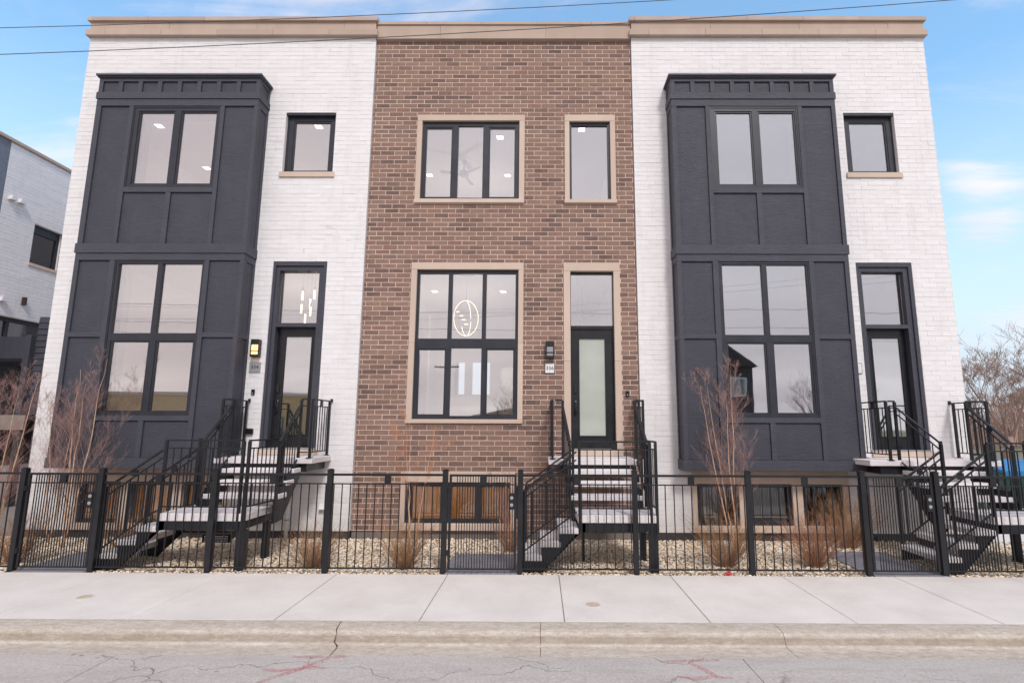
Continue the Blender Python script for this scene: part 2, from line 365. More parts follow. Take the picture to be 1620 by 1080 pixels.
def m_glass(name, refl, tint, rough=.015, wav=.00016):
    m = bpy.data.materials.new(name); m.use_nodes = True; nt = m.node_tree; N = nt.nodes; L = nt.links; N.clear()
    o = N.new('ShaderNodeOutputMaterial'); mx = N.new('ShaderNodeMixShader'); tr = N.new('ShaderNodeBsdfTransparent'); gl = N.new('ShaderNodeBsdfGlossy')
    lw = N.new('ShaderNodeLayerWeight'); lw.inputs['Blend'].default_value = .28
    mr = N.new('ShaderNodeMapRange'); mr.inputs[3].default_value = refl; mr.inputs[4].default_value = 1.0; L.new(lw.outputs['Fresnel'], mr.inputs[0])
    tr.inputs[0].default_value = tint; gl.inputs['Roughness'].default_value = rough; gl.inputs['Color'].default_value = (.97,.95,.95,1)
    g = N.new('ShaderNodeNewGeometry'); no = N.new('ShaderNodeTexNoise'); no.inputs['Scale'].default_value = 1.6; no.inputs['Detail'].default_value = 1
    L.new(g.outputs['Position'], no.inputs['Vector']); bp = N.new('ShaderNodeBump'); bp.inputs['Distance'].default_value = wav*8; bp.inputs['Strength'].default_value = .6
    L.new(no.outputs['Fac'], bp.inputs['Height']); L.new(bp.outputs[0], gl.inputs['Normal'])
    L.new(mr.outputs[0], mx.inputs[0]); L.new(tr.outputs[0], mx.inputs[1]); L.new(gl.outputs[0], mx.inputs[2]); L.new(mx.outputs[0], o.inputs[0])
    return m
def m_gravel():
    t = NT('river_gravel'); g = t.n('ShaderNodeNewGeometry'); rnd = g.outputs['Random Per Island']; p = g.outputs['Position']
    c = t.ramp(rnd, [(0, srgb(164,142,122)), (.08, srgb(204,182,156)), (.35, srgb(226,206,178)), (.6, srgb(238,222,198)), (.82, srgb(242,234,222)), (1, srgb(214,202,188))])
    n = t.noise(p, 90, 4, .6); c = t.mix(t.rng(n, .5, .8, 0, .35), c, srgb(140,118,98))
    return t.out(c, .8, t.bump(n, .002))
def m_bark(name, stops, scale=14, rough=.85):
    t = NT(name); p = t.pos(); n = t.noise(t.scale(p, 1, 1, .45), scale, 5, .7); n2 = t.noise(p, scale*6, 3)
    return t.out(t.ramp(n, stops), rough, t.bump(t.math('ADD', n, n2), .004))

M = {}
M['brown'] = m_brown(); M['white'] = m_white()
M['mortar'] = m_mortar('tan_mortar', srgb(214,188,172), srgb(190,163,147))
M['wmortar'] = m_mortar('white_painted_mortar', srgb(222,215,215), srgb(206,199,198))
M['board'] = m_charcoal(); M['trim'] = m_charcoal('charcoal_trim', col=(68,69,78))
M['frame'] = m_metal('black_window_frame', (40,42,50), .38); M['doorm'] = m_metal('black_door_paint', (26,27,31), .32)
M['stone'] = m_stone('limestone', srgb(208,188,172), srgb(188,168,152)); M['cornice'] = m_stone('cornice_limestone', srgb(190,170,155), srgb(166,147,132))
M['metal'] = m_metal('black_powder_coat'); M['handle'] = m_metal('dark_handle_metal', (30,30,33), .25)
M['walk'] = m_concrete('sidewalk_concrete', srgb(218,211,205), srgb(196,189,182), srgb(228,222,216))
M['tread'] = m_concrete('precast_concrete', srgb(226,220,221), srgb(208,201,200), srgb(234,229,229), 180, 2.5)
M['kerb'] = m_kerb(); M['road'] = m_road()
M['found'] = m_concrete('dark_foundation', srgb(72,66,66), srgb(48,44,46), srgb(100,94,92)); M['cfound'] = m_concrete('foundation_concrete', srgb(134,126,120), srgb(104,96,92), srgb(150,142,136))
M['paver'] = m_concrete('grey_paver', srgb(138,136,142), srgb(112,110,117), srgb(160,157,162), 160, 3)
M['soil'] = m_simple('sandy_soil', (176,154,128), .95, .15, .2, 20); M['gravel'] = m_gravel()
M['ground'] = m_simple('dry_ground', (140,132,112), .95, .2, .1, .8)
M['glass'] = m_glass('window_glass', .34, (.95,.96,.95,1)); M['glassply'] = m_glass('clear_basement_glass', .06, (.97,.97,.97,1)); M['glassdark'] = m_glass('basement_glass', .10, (.80,.82,.82,1))
M['inwall'] = m_simple('interior_white_paint', (236,234,232), .8, .02, .2, 3); M['infloor'] = m_simple('oak_floor', (150,112,80), .5, .15, .4, 6)
M['blind'] = m_simple('plywood_sheet', (226,160,84), .8, .10, .2, 5)
M['downlight'] = m_emit('downlight_panel', (255,240,222), 9); M['led'] = m_emit('led_strip', (255,222,184), 4); M['amber'] = m_emit('amber_lamp_glass', (255,176,104), 2.6)
M['fan'] = m_simple('pale_grey_fan', (120,128,142), .5, .05); M['globe'] = m_glass('clear_globe', .3, (.9,.92,.92,1))
M['plate'] = m_simple('brushed_plate', (150,152,156), .4, .06, .5, 30); M['plate2'] = m_simple('white_plate', (226,226,228), .5, .03); M['ink'] = m_simple('black_ink', (38,38,42), .6, .05)
M['plastic'] = m_simple('black_plastic', (24,24,27), .4, .1); M['whiteplastic'] = m_simple('white_plastic', (225,222,220), .5, .05)
def m_frost():
    t = NT('frosted_door_glass'); p = t.pos(); n = t.noise(p, 1.2, 2); n2 = t.noise(p, 300, 2)
    c = t.mix(t.rng(n, .35, .7, 0, 1), srgb(168,174,164), srgb(184,190,180))
    t.b.inputs['Coat Weight'].default_value = .6; t.b.inputs['Coat Roughness'].default_value = .03
    return t.out(c, .35, t.bump(n2, .0005), .6)
M['frost'] = m_frost()
M['frostr'] = m_glass('reflective_door_glass', .50, (.80,.84,.80,1), .03)

# ================================================================== THE SETTING
def setting():
    g = obj('ground', MB().box(-400, 400, -400, 600, -.9, -.42), M['ground']); tag(g, kind='structure')
    # back yard level behind the houses
    tag(obj('back_yard', MB().box(-60, 60, 12.2, 120, -.41, -.06), M['ground']), kind='structure')
    tag(obj('side_yard', MB().box(-60, -10.4, 0, 12.2, -.41, -.03), M['cfound']), kind='structure')
    tag(obj('alley', MB().box(8.75, 60, 0, 12.2, -.41, -.03), M['walk']), kind='structure')
    # road with a slight crown, split into cast panels
    rd = bpy.data.objects.new('road', None); COL.objects.link(rd); tag(rd, kind='structure')
    prof = [(-5.19,-.118),(-6.2,-.10),(-8,-.06),(-10,-.035),(-13,-.05),(-16,-.12)]
    for a, b in ((-60,-13.0),(-13.0,-4.3),(-4.3,2.05),(2.05,12.0),(12.0,60)):
        poly = prof + [(-16,-.40),(-5.19,-.40)]
        part('road_panel', MB().prism([(y,z) for y,z in poly], 'x', a+.004, b-.004), M['road'], rd, fix=True)
    tag(obj('far_sidewalk', MB().box(-60, 60, -18.5, -16.01, -.40, .02), M['walk']), kind='structure')
    # kerb and gutter
    kb = bpy.data.objects.new('kerb', None); COL.objects.link(kb); tag(kb, kind='structure')
    kp = [(-4.545,-.38),(-4.545,.002),(-4.62,.004),(-4.77,-.001),(-4.815,-.010),(-4.838,-.030),(-4.853,-.075),(-4.868,-.112),(-4.895,-.130),(-4.96,-.134),(-5.186,-.124),(-5.186,-.38)]
    joints = [-40,-20,-12.3,-8.9,-2.22,.008,2.64,6.9,11.4,20,40]; ends = []
    rr = random.Random(3)
    for i, j in enumerate(joints):
        big = (i == 4); amp = .022 if big else .004
        off = [rr.uniform(-amp, amp) + (0.012*(k-5) if big else 0) for k in range(len(kp))]; ends.append(off)
    for i in range(len(joints)-1):
        a, b = joints[i], joints[i+1]; gl = .008 if i == 4 else .003; gr = .010 if i+1 == 4 else .003
        n = max(2, int((b-a)/.35)); mb = MB()
        for k in range(n+1):
            t = k/n; x = a+(b-a)*t
            for q, (y, z) in enumerate(kp):
                xx = x
                if k == 0: xx = a + ends[i][q] + gl
                if k == n: xx = b + ends[i+1][q] - gr
                w = math.sin(x*7.3+q)*.0022 + math.sin(x*3.1+q*2)*.002
                mb.v.append((xx, y + (w if 1 < q < 10 else 0), z + (w*.8 if 1 < q < 10 else 0)))
        m = len(kp)
        for k in range(n):
            for q in range(m):
                r = (q+1) % m; mb.f.append((k*m+q, k*m+r, (k+1)*m+r, (k+1)*m+q))
        mb.f.append(tuple(range(m))[::-1]); mb.f.append(tuple(n*m+q for q in range(m)))
        part('kerb_stone', mb, M['kerb'], kb, fix=True)
    obj('kerb_bed', MB().box(-60, 60, -5.18, -4.55, -.395, -.16), M['soil'], kb)
    # sidewalk slabs
    sw = bpy.data.objects.new('sidewalk', None); COL.objects.link(sw); tag(sw, kind='structure')
    obj('sidewalk_bed', MB().box(-60, 60, -4.54, -2.59, -.395, -.02), M['soil'], sw)
    x = -4.70 - 1.661*8
    for i in range(20):
        dz = rr.uniform(-.002, .002)
        obj('sidewalk_slab', MB().box(x+.004, x+1.661-.004, -4.535, -2.585, -.015, 0+dz, .007), M['walk'], sw); x += 1.661
    obj('sidewalk_slab', MB().box(x+.004, 60, -4.535, -2.585, -.015, 0, .007), M['walk'], sw)
    obj('sidewalk_slab', MB().box(-60, -4.70-1.661*8-.004, -4.535, -2.585, -.015, 0, .007), M['walk'], sw)
    gb = obj('gravel_bed', MB().box(-30, 30, -2.582, -.0, -.41, -.035), M['soil']); tag(gb, kind='structure')
setting()

PATHS = [(-8.02,-6.84,-2.575,-1.25), (-1.47,-.31,-2.575,-1.28), (4.98,6.14,-2.575,-.95)]
def paths():
    for (x0,x1,y0,y1) in PATHS:
        p = bpy.data.objects.new('paver_path', None); COL.objects.link(p); tag(p, kind='structure')
        obj('path_bed', MB().box(x0, x1, y0, y1, -.034, -.014), M['soil'], p)
        base = MB().box(-.0985, .0985, -.0485, .0485, -.04, 0, .006).mesh('paver', M['paver'])
        end = MB().box(-.0485, .0485, -.0485, .0485, -.04, 0, .006).mesh('paver', M['paver'])
        edge = MB().box(-.0485, .0485, -.0985, .0985, -.04, 0, .006).mesh('paver', M['paver'])
        n = int((x1-x0)/.1); ox = x0+((x1-x0)-n*.1)/2
        for i in range(n): link('paver', edge, p, (ox+.05+i*.1, y0+.1, .004+random.uniform(-.002,.002)))
        y = y0+.25; r = 0
        while y < y1-.04:
            x = x0 + (.1 if r % 2 == 0 else .05)
            if r % 2: link('paver', end, p, (x0+.05, y, .004)); x = x0+.2
            while x < x1-.09:
                link('paver', base, p, (x, y, .004+random.uniform(-.002,.002))); x += .2
            if x < x1-.03 + .05: link('paver', end, p, (x-.05, y, .004))
            y += .1; r += 1
paths()

def gravel():
    # rounded stones strewn over the bed: one joined mesh, far too many to count
    rng = np.random.default_rng(5)
    ph = (1+5**.5)/2
    V = np.array([(-1,ph,0),(1,ph,0),(-1,-ph,0),(1,-ph,0),(0,-1,ph),(0,1,ph),(0,-1,-ph),(0,1,-ph),(ph,0,-1),(ph,0,1),(-ph,0,-1),(-ph,0,1)], float)
    V /= np.linalg.norm(V[0])
    F = np.array([(0,11,5),(0,5,1),(0,1,7),(0,7,10),(0,10,11),(1,5,9),(5,11,4),(11,10,2),(10,7,6),(7,1,8),(3,9,4),(3,4,2),(3,2,6),(3,6,8),(3,8,9),(4,9,5),(2,4,11),(6,2,10),(8,6,7),(9,8,1)])
    n = 64000
    x = rng.uniform(-12.5, 11.5, n); y = rng.uniform(-2.57, -.01, n)
    keep = np.ones(n, bool)
    for (a,b,c,d) in PATHS: keep &= ~((x > a-.01) & (x < b+.01) & (y > c) & (y < d+.01))
    x, y = x[keep], y[keep]; n = len(x)
    s = rng.lognormal(0, .33, n)*.0132
    sc = np.stack([s*rng.uniform(.9,1.5,n), s*rng.uniform(.8,1.2,n), s*rng.uniform(.5,.85,n)], 1)
    # a few spill over onto the walk edge
    z = -.026 + rng.uniform(0, .015, n) + sc[:,2]*.5
    th = rng.uniform(0, 2*np.pi, n)
    P = V[None]*sc[:,None]*(1+rng.uniform(-.18,.18,(n,12,1)))
    tilt = rng.uniform(-.5,.5,n); ct, st = np.cos(tilt)[:,None], np.sin(tilt)[:,None]
    py, pz = P[...,1]*ct-P[...,2]*st, P[...,1]*st+P[...,2]*ct
    c, q = np.cos(th)[:,None], np.sin(th)[:,None]
    X = P[...,0]*c-py*q+x[:,None]; Y = P[...,0]*q+py*c+y[:,None]; Z = pz+z[:,None]
    vv = np.stack([X,Y,Z],-1).reshape(-1,3); ff = (F[None]+np.arange(n)[:,None,None]*12).reshape(-1,3)
    me = bpy.data.meshes.new('gravel'); me.vertices.add(len(vv)); me.vertices.foreach_set('co', vv.ravel().astype('f'))
    me.loops.add(ff.size); me.loops.foreach_set('vertex_index', ff.ravel().astype('i'))
    me.polygons.add(len(ff)); me.polygons.foreach_set('loop_start', np.arange(0, ff.size, 3, dtype='i')); me.polygons.foreach_set('loop_total', np.full(len(ff), 3, 'i'))
    me.polygons.foreach_set('use_smooth', np.ones(len(ff), bool))
    me.update(calc_edges=True); me.materials.append(M['gravel'])
    o = link('gravel', me); tag(o, 'tan river gravel filling the planting bed behind the fence', 'gravel', kind='stuff')
gravel()

# ================================================================== BRICK FIELDS
def brick_field(root, x0, x1, z0, z1, yf, holes, mat, deep, name_rest='brickwork'):
    """running bond; the 300 full bricks nearest the camera are parts, the rest one joined part"""
    vz, vx = (.0058, .0056) if deep else (.0035, .0018)
    rng = random.Random(int(abs(x0*100))+1)
    full, rest = [], []
    nr = int(math.ceil((z1-z0)/BH))
    for r in range(-2, nr+1):
        za, zb = BZ0+r*BH+vz, BZ0+(r+1)*BH-vz
        if zb <= z0+.01 or za >= z1-.01: continue
        za, zb = max(za, z0), min(zb, z1)
        half = .5*((r+200) % 2)
        # row spans left after cutting openings that reach into this course
        spans = [(x0, x1)]
        segs = [(za, zb, spans)]
        cut = [h for h in holes if h[2] < zb-.004 and h[3] > za+.004]
        zz0, zz1 = za, zb
        pcs = [(x0, x1, za, zb)]
        for h in cut:
            new = []
            for (a,b,c,d) in pcs:
                if h[1] <= a or h[0] >= b: new.append((a,b,c,d)); continue
                if h[0] > a: new.append((a, h[0], c, d))
                if h[1] < b: new.append((h[1], b, c, d))
                lo, hi = max(a, h[0]), min(b, h[1])
                if h[2] > c+.012: new.append((lo, hi, c, h[2]))
                if h[3] < d-.012: new.append((lo, hi, h[3], d))
            pcs = new
        for (a,b,c,d) in pcs:
            k = math.floor(a/BL+half)
            while (k-half)*BL < b:
                xa, xb = max((k-half)*BL+vx, a+.002), min((k+1-half)*BL-vx, b-.002)
                if xb-xa > .012:
                    isfull = abs(xb-xa-(BL-2*vx)) < 1e-4 and abs(d-c-(BH-2*vz)) < 1e-4
                    (full if isfull else rest).append((xa, xb, c, d))
                k += 1
    full.sort(key=lambda q: ((q[0]+q[1])/2)**2 + ((q[2]+q[3])/2-2.2)**2*1.4)
    protos = []
    for i in range(5):
        mb = MB(); w, h = (BL-2*vx)/2, (BH-2*vz)/2
        mb.box(-w, w, 0, .09, -h, h, .004 if deep else .0035)
        mb.v = [(x+rng.uniform(-1,1)*.0016, y+rng.uniform(-1,1)*.0014, z+rng.uniform(-1,1)*.0014) for x,y,z in mb.v]
        protos.append(mb.mesh('brick', mat))
    off = root.location
    for q in full[:300]:
        link('brick', rng.choice(protos), root, ((q[0]+q[1])/2-off.x, yf+rng.uniform(-.0022,.0022)-off.y, (q[2]+q[3])/2-off.z))
    mb = MB()
    for q in full[300:]+rest:
        n0 = len(mb.v); dy = rng.uniform(-.0022,.0022)
        mb.box(q[0], q[1], yf+dy, yf+.09, q[2], q[3], .004 if deep else .0035)
        for i in range(n0, len(mb.v)):
            x, y, z = mb.v[i]
            if y < yf+.05: mb.v[i] = (x+rng.uniform(-1,1)*.001, y+rng.uniform(-1,1)*.0012, z+rng.uniform(-1,1)*.0011)
    o = part(name_rest, mb, mat, root); tag(o, kind='stuff')

def backing(root, x0, x1, z0, z1, yf, holes, mat, deep, reveal):
    part('mortar_wall', MB().holed(x0, x1, z0, z1, yf+(.0035 if deep else .0030), yf+.20, holes), mat, root)

# ================================================================== WINDOWS AND DOORS
def window(root, x0, x1, z0, z1, yf, panes, glass='glass', depth=.09, mat='frame', label=None):
    if glass == 'glassply': depth = .048
    """frame front at yf; panes = [(x0,x1,z0,z1,casement)] are glass rectangles"""
    holes = [((a-.03, b+.03, c-.03, d+.03) if cs else (a, b, c, d)) for a,b,c,d,cs in panes]
    w = part('window', MB().holed(x0, x1, z0, z1, yf, yf+depth, holes), M[mat], root)
    # raised outer lip
    lip = MB().holed(x0-.002, x1+.002, z0-.002, z1+.002, yf-.010, yf-.001, [(x0+.028, x1-.028, z0+.028, z1-.028)])
    part('frame_lip', lip, M[mat], w)
    for a,b,c,d,cs in panes:
        if cs: part('sash', MB().holed(a-.0295, b+.0295, c-.0295, d+.0295, yf+.014, yf+.06, [(a,b,c,d)]), M[mat], w)
        part('pane', MB().box(a-.004, b+.004, yf+.040, yf+.046, c-.004, d+.004), M[glass], w)
    return w
def stone_surround(root, ox0, ox1, oz0, oz1, ix0, ix1, iz0, iz1, yf, sillx=.0, sill=True):
    lin = part('lintel_stone', MB().box(ox0, ox1, yf, yf+.14, iz1, oz1, .004), M['stone'], root)
    n = max(1, round((iz1-iz0)/1.9)); h = (iz1-iz0)/n
    for i in range(n):
        a, b = iz0+i*h+.0015, iz0+(i+1)*h-.0015
        part('jamb_stone', MB().box(ox0, ix0, yf+.002, yf+.14, a, b, .003), M['stone'], root)
        part('jamb_stone', MB().box(ix1, ox1, yf+.002, yf+.14, a, b, .003), M['stone'], root)
    if sill: part('sill_stone', MB().box(ox0-sillx, ox1+sillx, yf-.03, yf+.14, oz0, iz0-.002, .006), M['stone'], root)
def text_mesh(name, s, size, loc, mat, parent, font_off=.0):
    cu = bpy.data.curves.new(name, 'FONT'); cu.body = s; cu.size = size; cu.extrude = .0015; cu.align_x = 'CENTER'; cu.align_y = 'CENTER'; cu.offset = font_off
    cu.space_character = 1.05
    o = bpy.data.objects.new('t', cu); COL.objects.link(o); dg = bpy.context.evaluated_depsgraph_get()
    me = bpy.data.meshes.new_from_object(o.evaluated_get(dg)); bpy.data.objects.remove(o)
    me.materials.clear(); me.materials.append(mat)
    t = link(name, me, parent); t.rotation_euler = (math.pi/2, 0, 0); t.location = loc; return t

def door(root, x0, x1, z0, z1, gx0, gx1, gz0, gz1, y, gm='frost'):
    d = part('door', MB().holed(x0, x1, z0, z1, y, y+.045, [(gx0,gx1,gz0,gz1)]), M['doorm'], root)
    part('glazing_bead', MB().holed(gx0-.022, gx1+.022, gz0-.022, gz1+.022, y-.010, y-.001, [(gx0+.006,gx1-.006,gz0+.006,gz1-.006)]), M['doorm'], d)
    part('door_glass', MB().box(gx0-.001, gx1+.001, y+.012, y+.02, gz0-.001, gz1+.001), M[gm], d)
    if gm == 'frostr': part('frosted_liner', MB().box(gx0-.001, gx1+.001, y+.03, y+.035, gz0-.001, gz1+.001), M['frost'], d)
    hx = x0+.085
    mb = MB().box(hx-.030, hx+.030, y-.028, y-.001, z0+1.11, z0+1.27, .006)
    part('keypad_lock', mb, M['handle'], d)
    mb = MB().box(hx-.028, hx+.028, y-.012, y-.001, z0+.66, z0+.96, .004).tube([(hx,y-.014,z0+.93),(hx,y-.06,z0+.91),(hx,y-.065,z0+.80),(hx,y-.06,z0+.70),(hx,y-.014,z0+.68)], .011, 8)
    part('handle', mb, M['handle'], d, True)
    part('kick_rail', MB().box(x0+.01, x1-.01, y-.012, y-.001, z0+.0, z0+.05), M['handle'], d)
    return d

# ================================================================== TOWNHOUSES
def cornice(root, x0, x1, white):
    y = -.06 if white else 0
    if white:
        c = part('cornice', MB().box(x0, x1, y-.02, y+.4, 10.90, 11.33), M['cornice'], root)
        rows = [('band_stone', 10.885, 11.03, y-.10, 1.27, .35), ('frieze_stone', 11.032, 11.248, y-.045, 2.0, .9), ('coping_stone', 11.25, 11.345, y-.10, 1.27, .1)]
    else:
        c = part('cornice', MB().box(x0+.003, x1-.003, y-.02, y+.4, 10.86, 11.25), M['cornice'], root)
        rows = [('band_stone', 10.845, 10.875, y-.085, 1.25, .6), ('frieze_stone', 10.877, 11.198, y-.065, 2.4, .6), ('coping_stone', 11.20, 11.275, y-.095, 1.25, .9)]
    for nm, z0, z1, yy, L, ph in rows:
        e = .05 if (white and nm != 'frieze_stone') else 0
        xa, xb = x0-e, x1+e
        if not white: xa, xb = x0+.004, x1-.004
        x = xa; first = True
        while x < xb-.01:
            nx = min(x + (L*ph if first and ph > .05 else L), xb)
            if xb-nx < .3: nx = xb
            part(nm, MB().box(x+.002, nx-.002, yy+random.uniform(-.002,.002), y+.39, z0, z1, .004), M['cornice'], c); x = nx; first = False

def room(root, x0, x1, z0, z1, y0, y1, name='interior_room', back=()):
    t = .05
    mb = MB().box(x0, x1, y0, y1, z1, z1+t).box(x0-t, x0, y0, y1, z0, z1).box(x1, x1+t, y0, y1, z0, z1).holed(x0, x1, z0, z1, y1, y1+t, list(back))
    part(name, mb, M['inwall'], root)
    part('interior_floor', MB().box(x0, x1, y0, y1, z0-t, z0-.002), M['infloor'], root)

def shell(root, x0, x1, rear=()):
    part('side_wall', MB().box(x0+.006, x0+.12, .145, 12, -.3, 10.88), M['wmortar'], root); part('side_wall', MB().box(x1-.12, x1-.006, .145, 12, -.3, 10.88), M['wmortar'], root)
    part('rear_wall', MB().holed(x0+.13, x1-.13, -.3, 10.88, 11.8, 12, list(rear)), M['wmortar'], root); part('roof', MB().box(x0+.12, x1-.12, .4, 12, 10.6, 10.7), M['found'], root)

def bay(root, x0, flip):
    """two-storey charcoal bay; measured from its left front corner x0; sides both finished"""
    Y = -.5; W = 3.48; yw = -.062
    X = lambda v: x0 + (v+9.53)
    core_y = Y+.040
    winU, winL = (X(-8.72), X(-6.855), 7.09, 8.92), (X(-8.70), X(-6.86), 2.37, 5.495)
    core = MB().holed(x0+.026, x0+W-.026, 1.37, 9.60, core_y, core_y+.05, [winU, winL])
    core.box(x0+.026, x0+.075, core_y+.052, yw, 1.37, 9.60).box(x0+W-.075, x0+W-.026, core_y+.052, yw, 1.37, 9.60)
    core.box(x0+.08, x0+W-.08, core_y+.052, yw, 1.37, 1.42).box(x0+.08, x0+W-.08, core_y+.052, yw, 9.55, 9.60)
    b = part('bay', core, M['board'], root)
    def fb(nm, a, c, z0, z1, proud=.0, th=.024, mat='trim'):
        return part(nm, MB().box(a, c, Y-proud, Y-proud+th+proud if nm != 'panel' else core_y-.001, z0, z1, .002), M[mat], b)
    def pn(a, c, z0, z1):
        part('panel', MB().box(a+.007, c-.007, core_y-.009, core_y-.001, z0+.003, z1-.010, .001), M['board'], b)
    # crown with lip
    part('crown', MB().box(x0-.05, x0+W+.05, Y-.06, yw, 9.605, 9.650, .004).box(x0-.025, x0+W+.025, Y-.03, yw, 9.575, 9.604), M['trim'], b)
    TB = lambda a, c, z0, z1, pr=0: part('trim_board', MB().box(a, c, Y-pr, core_y-.001, z0, z1, .002), M['trim'], b)
    TB(x0, x0+W, 9.50, 9.574); TB(x0-.02, x0+W+.02, 9.09, 9.24, .018); TB(x0, x0+W, 8.93, 9.088)
    TB(x0-.02, x0+W+.02, 5.66, 5.86, .018); TB(x0, x0+W, 5.51, 5.658); TB(x0-.02, x0+W+.02, 1.36, 1.56, .018)
    # dentil row
    pit = .4246; ws = .335; st = X(-9.442)
    TB(x0, st, 9.242, 9.498)
    for i in range(8):
        a = st+i*pit; pn(a, a+ws, 9.242, 9.498)
        TB(a+ws, (a+pit) if i < 7 else x0+W, 9.242, 9.498)
    # upper storey
    for a, c in ((-9.53,-9.42),(-8.81,-8.72),(-6.853,-6.765),(-6.135,-6.05)): TB(X(a), X(c), 5.862, 8.928)
    pn(X(-9.42), X(-8.81), 5.862, 8.928); pn(X(-6.765), X(-6.135), 5.862, 8.928)
    TB(X(-8.72), X(-6.853), 6.98, 7.088); TB(X(-7.83), X(-7.72), 5.862, 6.979)
    pn(X(-8.72), X(-7.83), 5.862, 6.979); pn(X(-7.72), X(-6.853), 5.862, 6.979)
    window(root, *winU, Y+.022, [(X(-8.57), X(-7.855), 7.185, 8.79, True), (X(-7.665), X(-6.945), 7.185, 8.79, True)])
    # lower storey
    for a, c in ((-9.53,-9.44),(-8.81,-8.70),(-6.86,-6.765),(-6.14,-6.05)): TB(X(a), X(c), 1.562, 5.508)
    for a, c in ((-9.44,-8.81),(-6.765,-6.14)):
        TB(X(a), X(c), 3.92, 4.02); pn(X(a), X(c), 1.562, 3.918); pn(X(a), X(c), 4.022, 5.508)
    TB(X(-8.70), X(-6.86), 2.27, 2.368); TB(X(-7.845), X(-7.74), 1.562, 2.268)
    pn(X(-8.70), X(-7.845), 1.562, 2.268); pn(X(-7.74), X(-6.86), 1.562, 2.268)
    window(root, *winL, Y+.022, [(X(-8.62), X(-7.82), 4.0, 5.44, False), (X(-7.72), X(-6.91), 4.0, 5.44, False),
        (X(-8.57), X(-7.845), 2.465, 3.82, True), (X(-7.66), X(-6.95), 2.465, 3.82, True)])
    # sides
    for sx, o in ((x0, 1), (x0+W, -1)):
        def SB(nm, y0, y1, z0, z1, out=0., inn=.025, mat='trim'):
            part(nm, MB().box(sx-o*out, sx+o*(inn-.001), y0, y1, z0, z1, .002), M[mat], b)
        for z0, z1, pr in ((9.50,9.574,0),(9.09,9.24,.018),(8.93,9.088,0),(5.66,5.86,.018),(5.51,5.658,0),(1.36,1.56,.018)):
            SB('trim_board', core_y+.001, yw, z0, z1, pr)
        for z0, z1 in ((9.242,9.498),(5.862,8.928),(1.562,5.508)):
            SB('trim_board', core_y+.001, core_y+.075, z0, z1); SB('trim_board', yw-.075, yw, z0, z1)
        SB('trim_board', core_y+.076, yw-.076, 3.92, 4.02)
        for z0, z1 in ((9.242,9.498),(5.862,8.928),(1.562,3.918),(4.022,5.508)):
            SB('panel', core_y+.076, yw-.076, z0, z1, -.016, .025, 'board')

def room_glow(o, loc, watts):  # adds an unseen point light to brighten a room that has lit fixtures
    ld = bpy.data.lights.new('room_fill', 'POINT'); ld.energy = watts; ld.color = (1.0, .86, .74); ld.shadow_soft_size = 0.0
    l = bpy.data.objects.new('room_fill', ld); COL.objects.link(l); l.parent = o; l.location = Vector(loc)-o.location
def ceiling_light(x, y, z, label, group='square recessed ceiling lights seen through the windows', s=.15):
    o = thing('ceiling_light', label, 'ceiling light', (x, y, z), group)
    obj('light_panel', MB().box(-s/2, s/2, -s/2, s/2, -.012, -.004), M['downlight'], o)
    obj('light_trim', MB().box(-s/2-.02, -s/2, -s/2-.02, s/2+.02, -.010, -.001).box(s/2, s/2+.02, -s/2-.02, s/2+.02, -.010, -.001).box(-s/2, s/2, -s/2-.02, -s/2, -.010, -.001).box(-s/2, s/2, s/2, s/2+.02, -.010, -.001), M['inwall'], o)
    return o

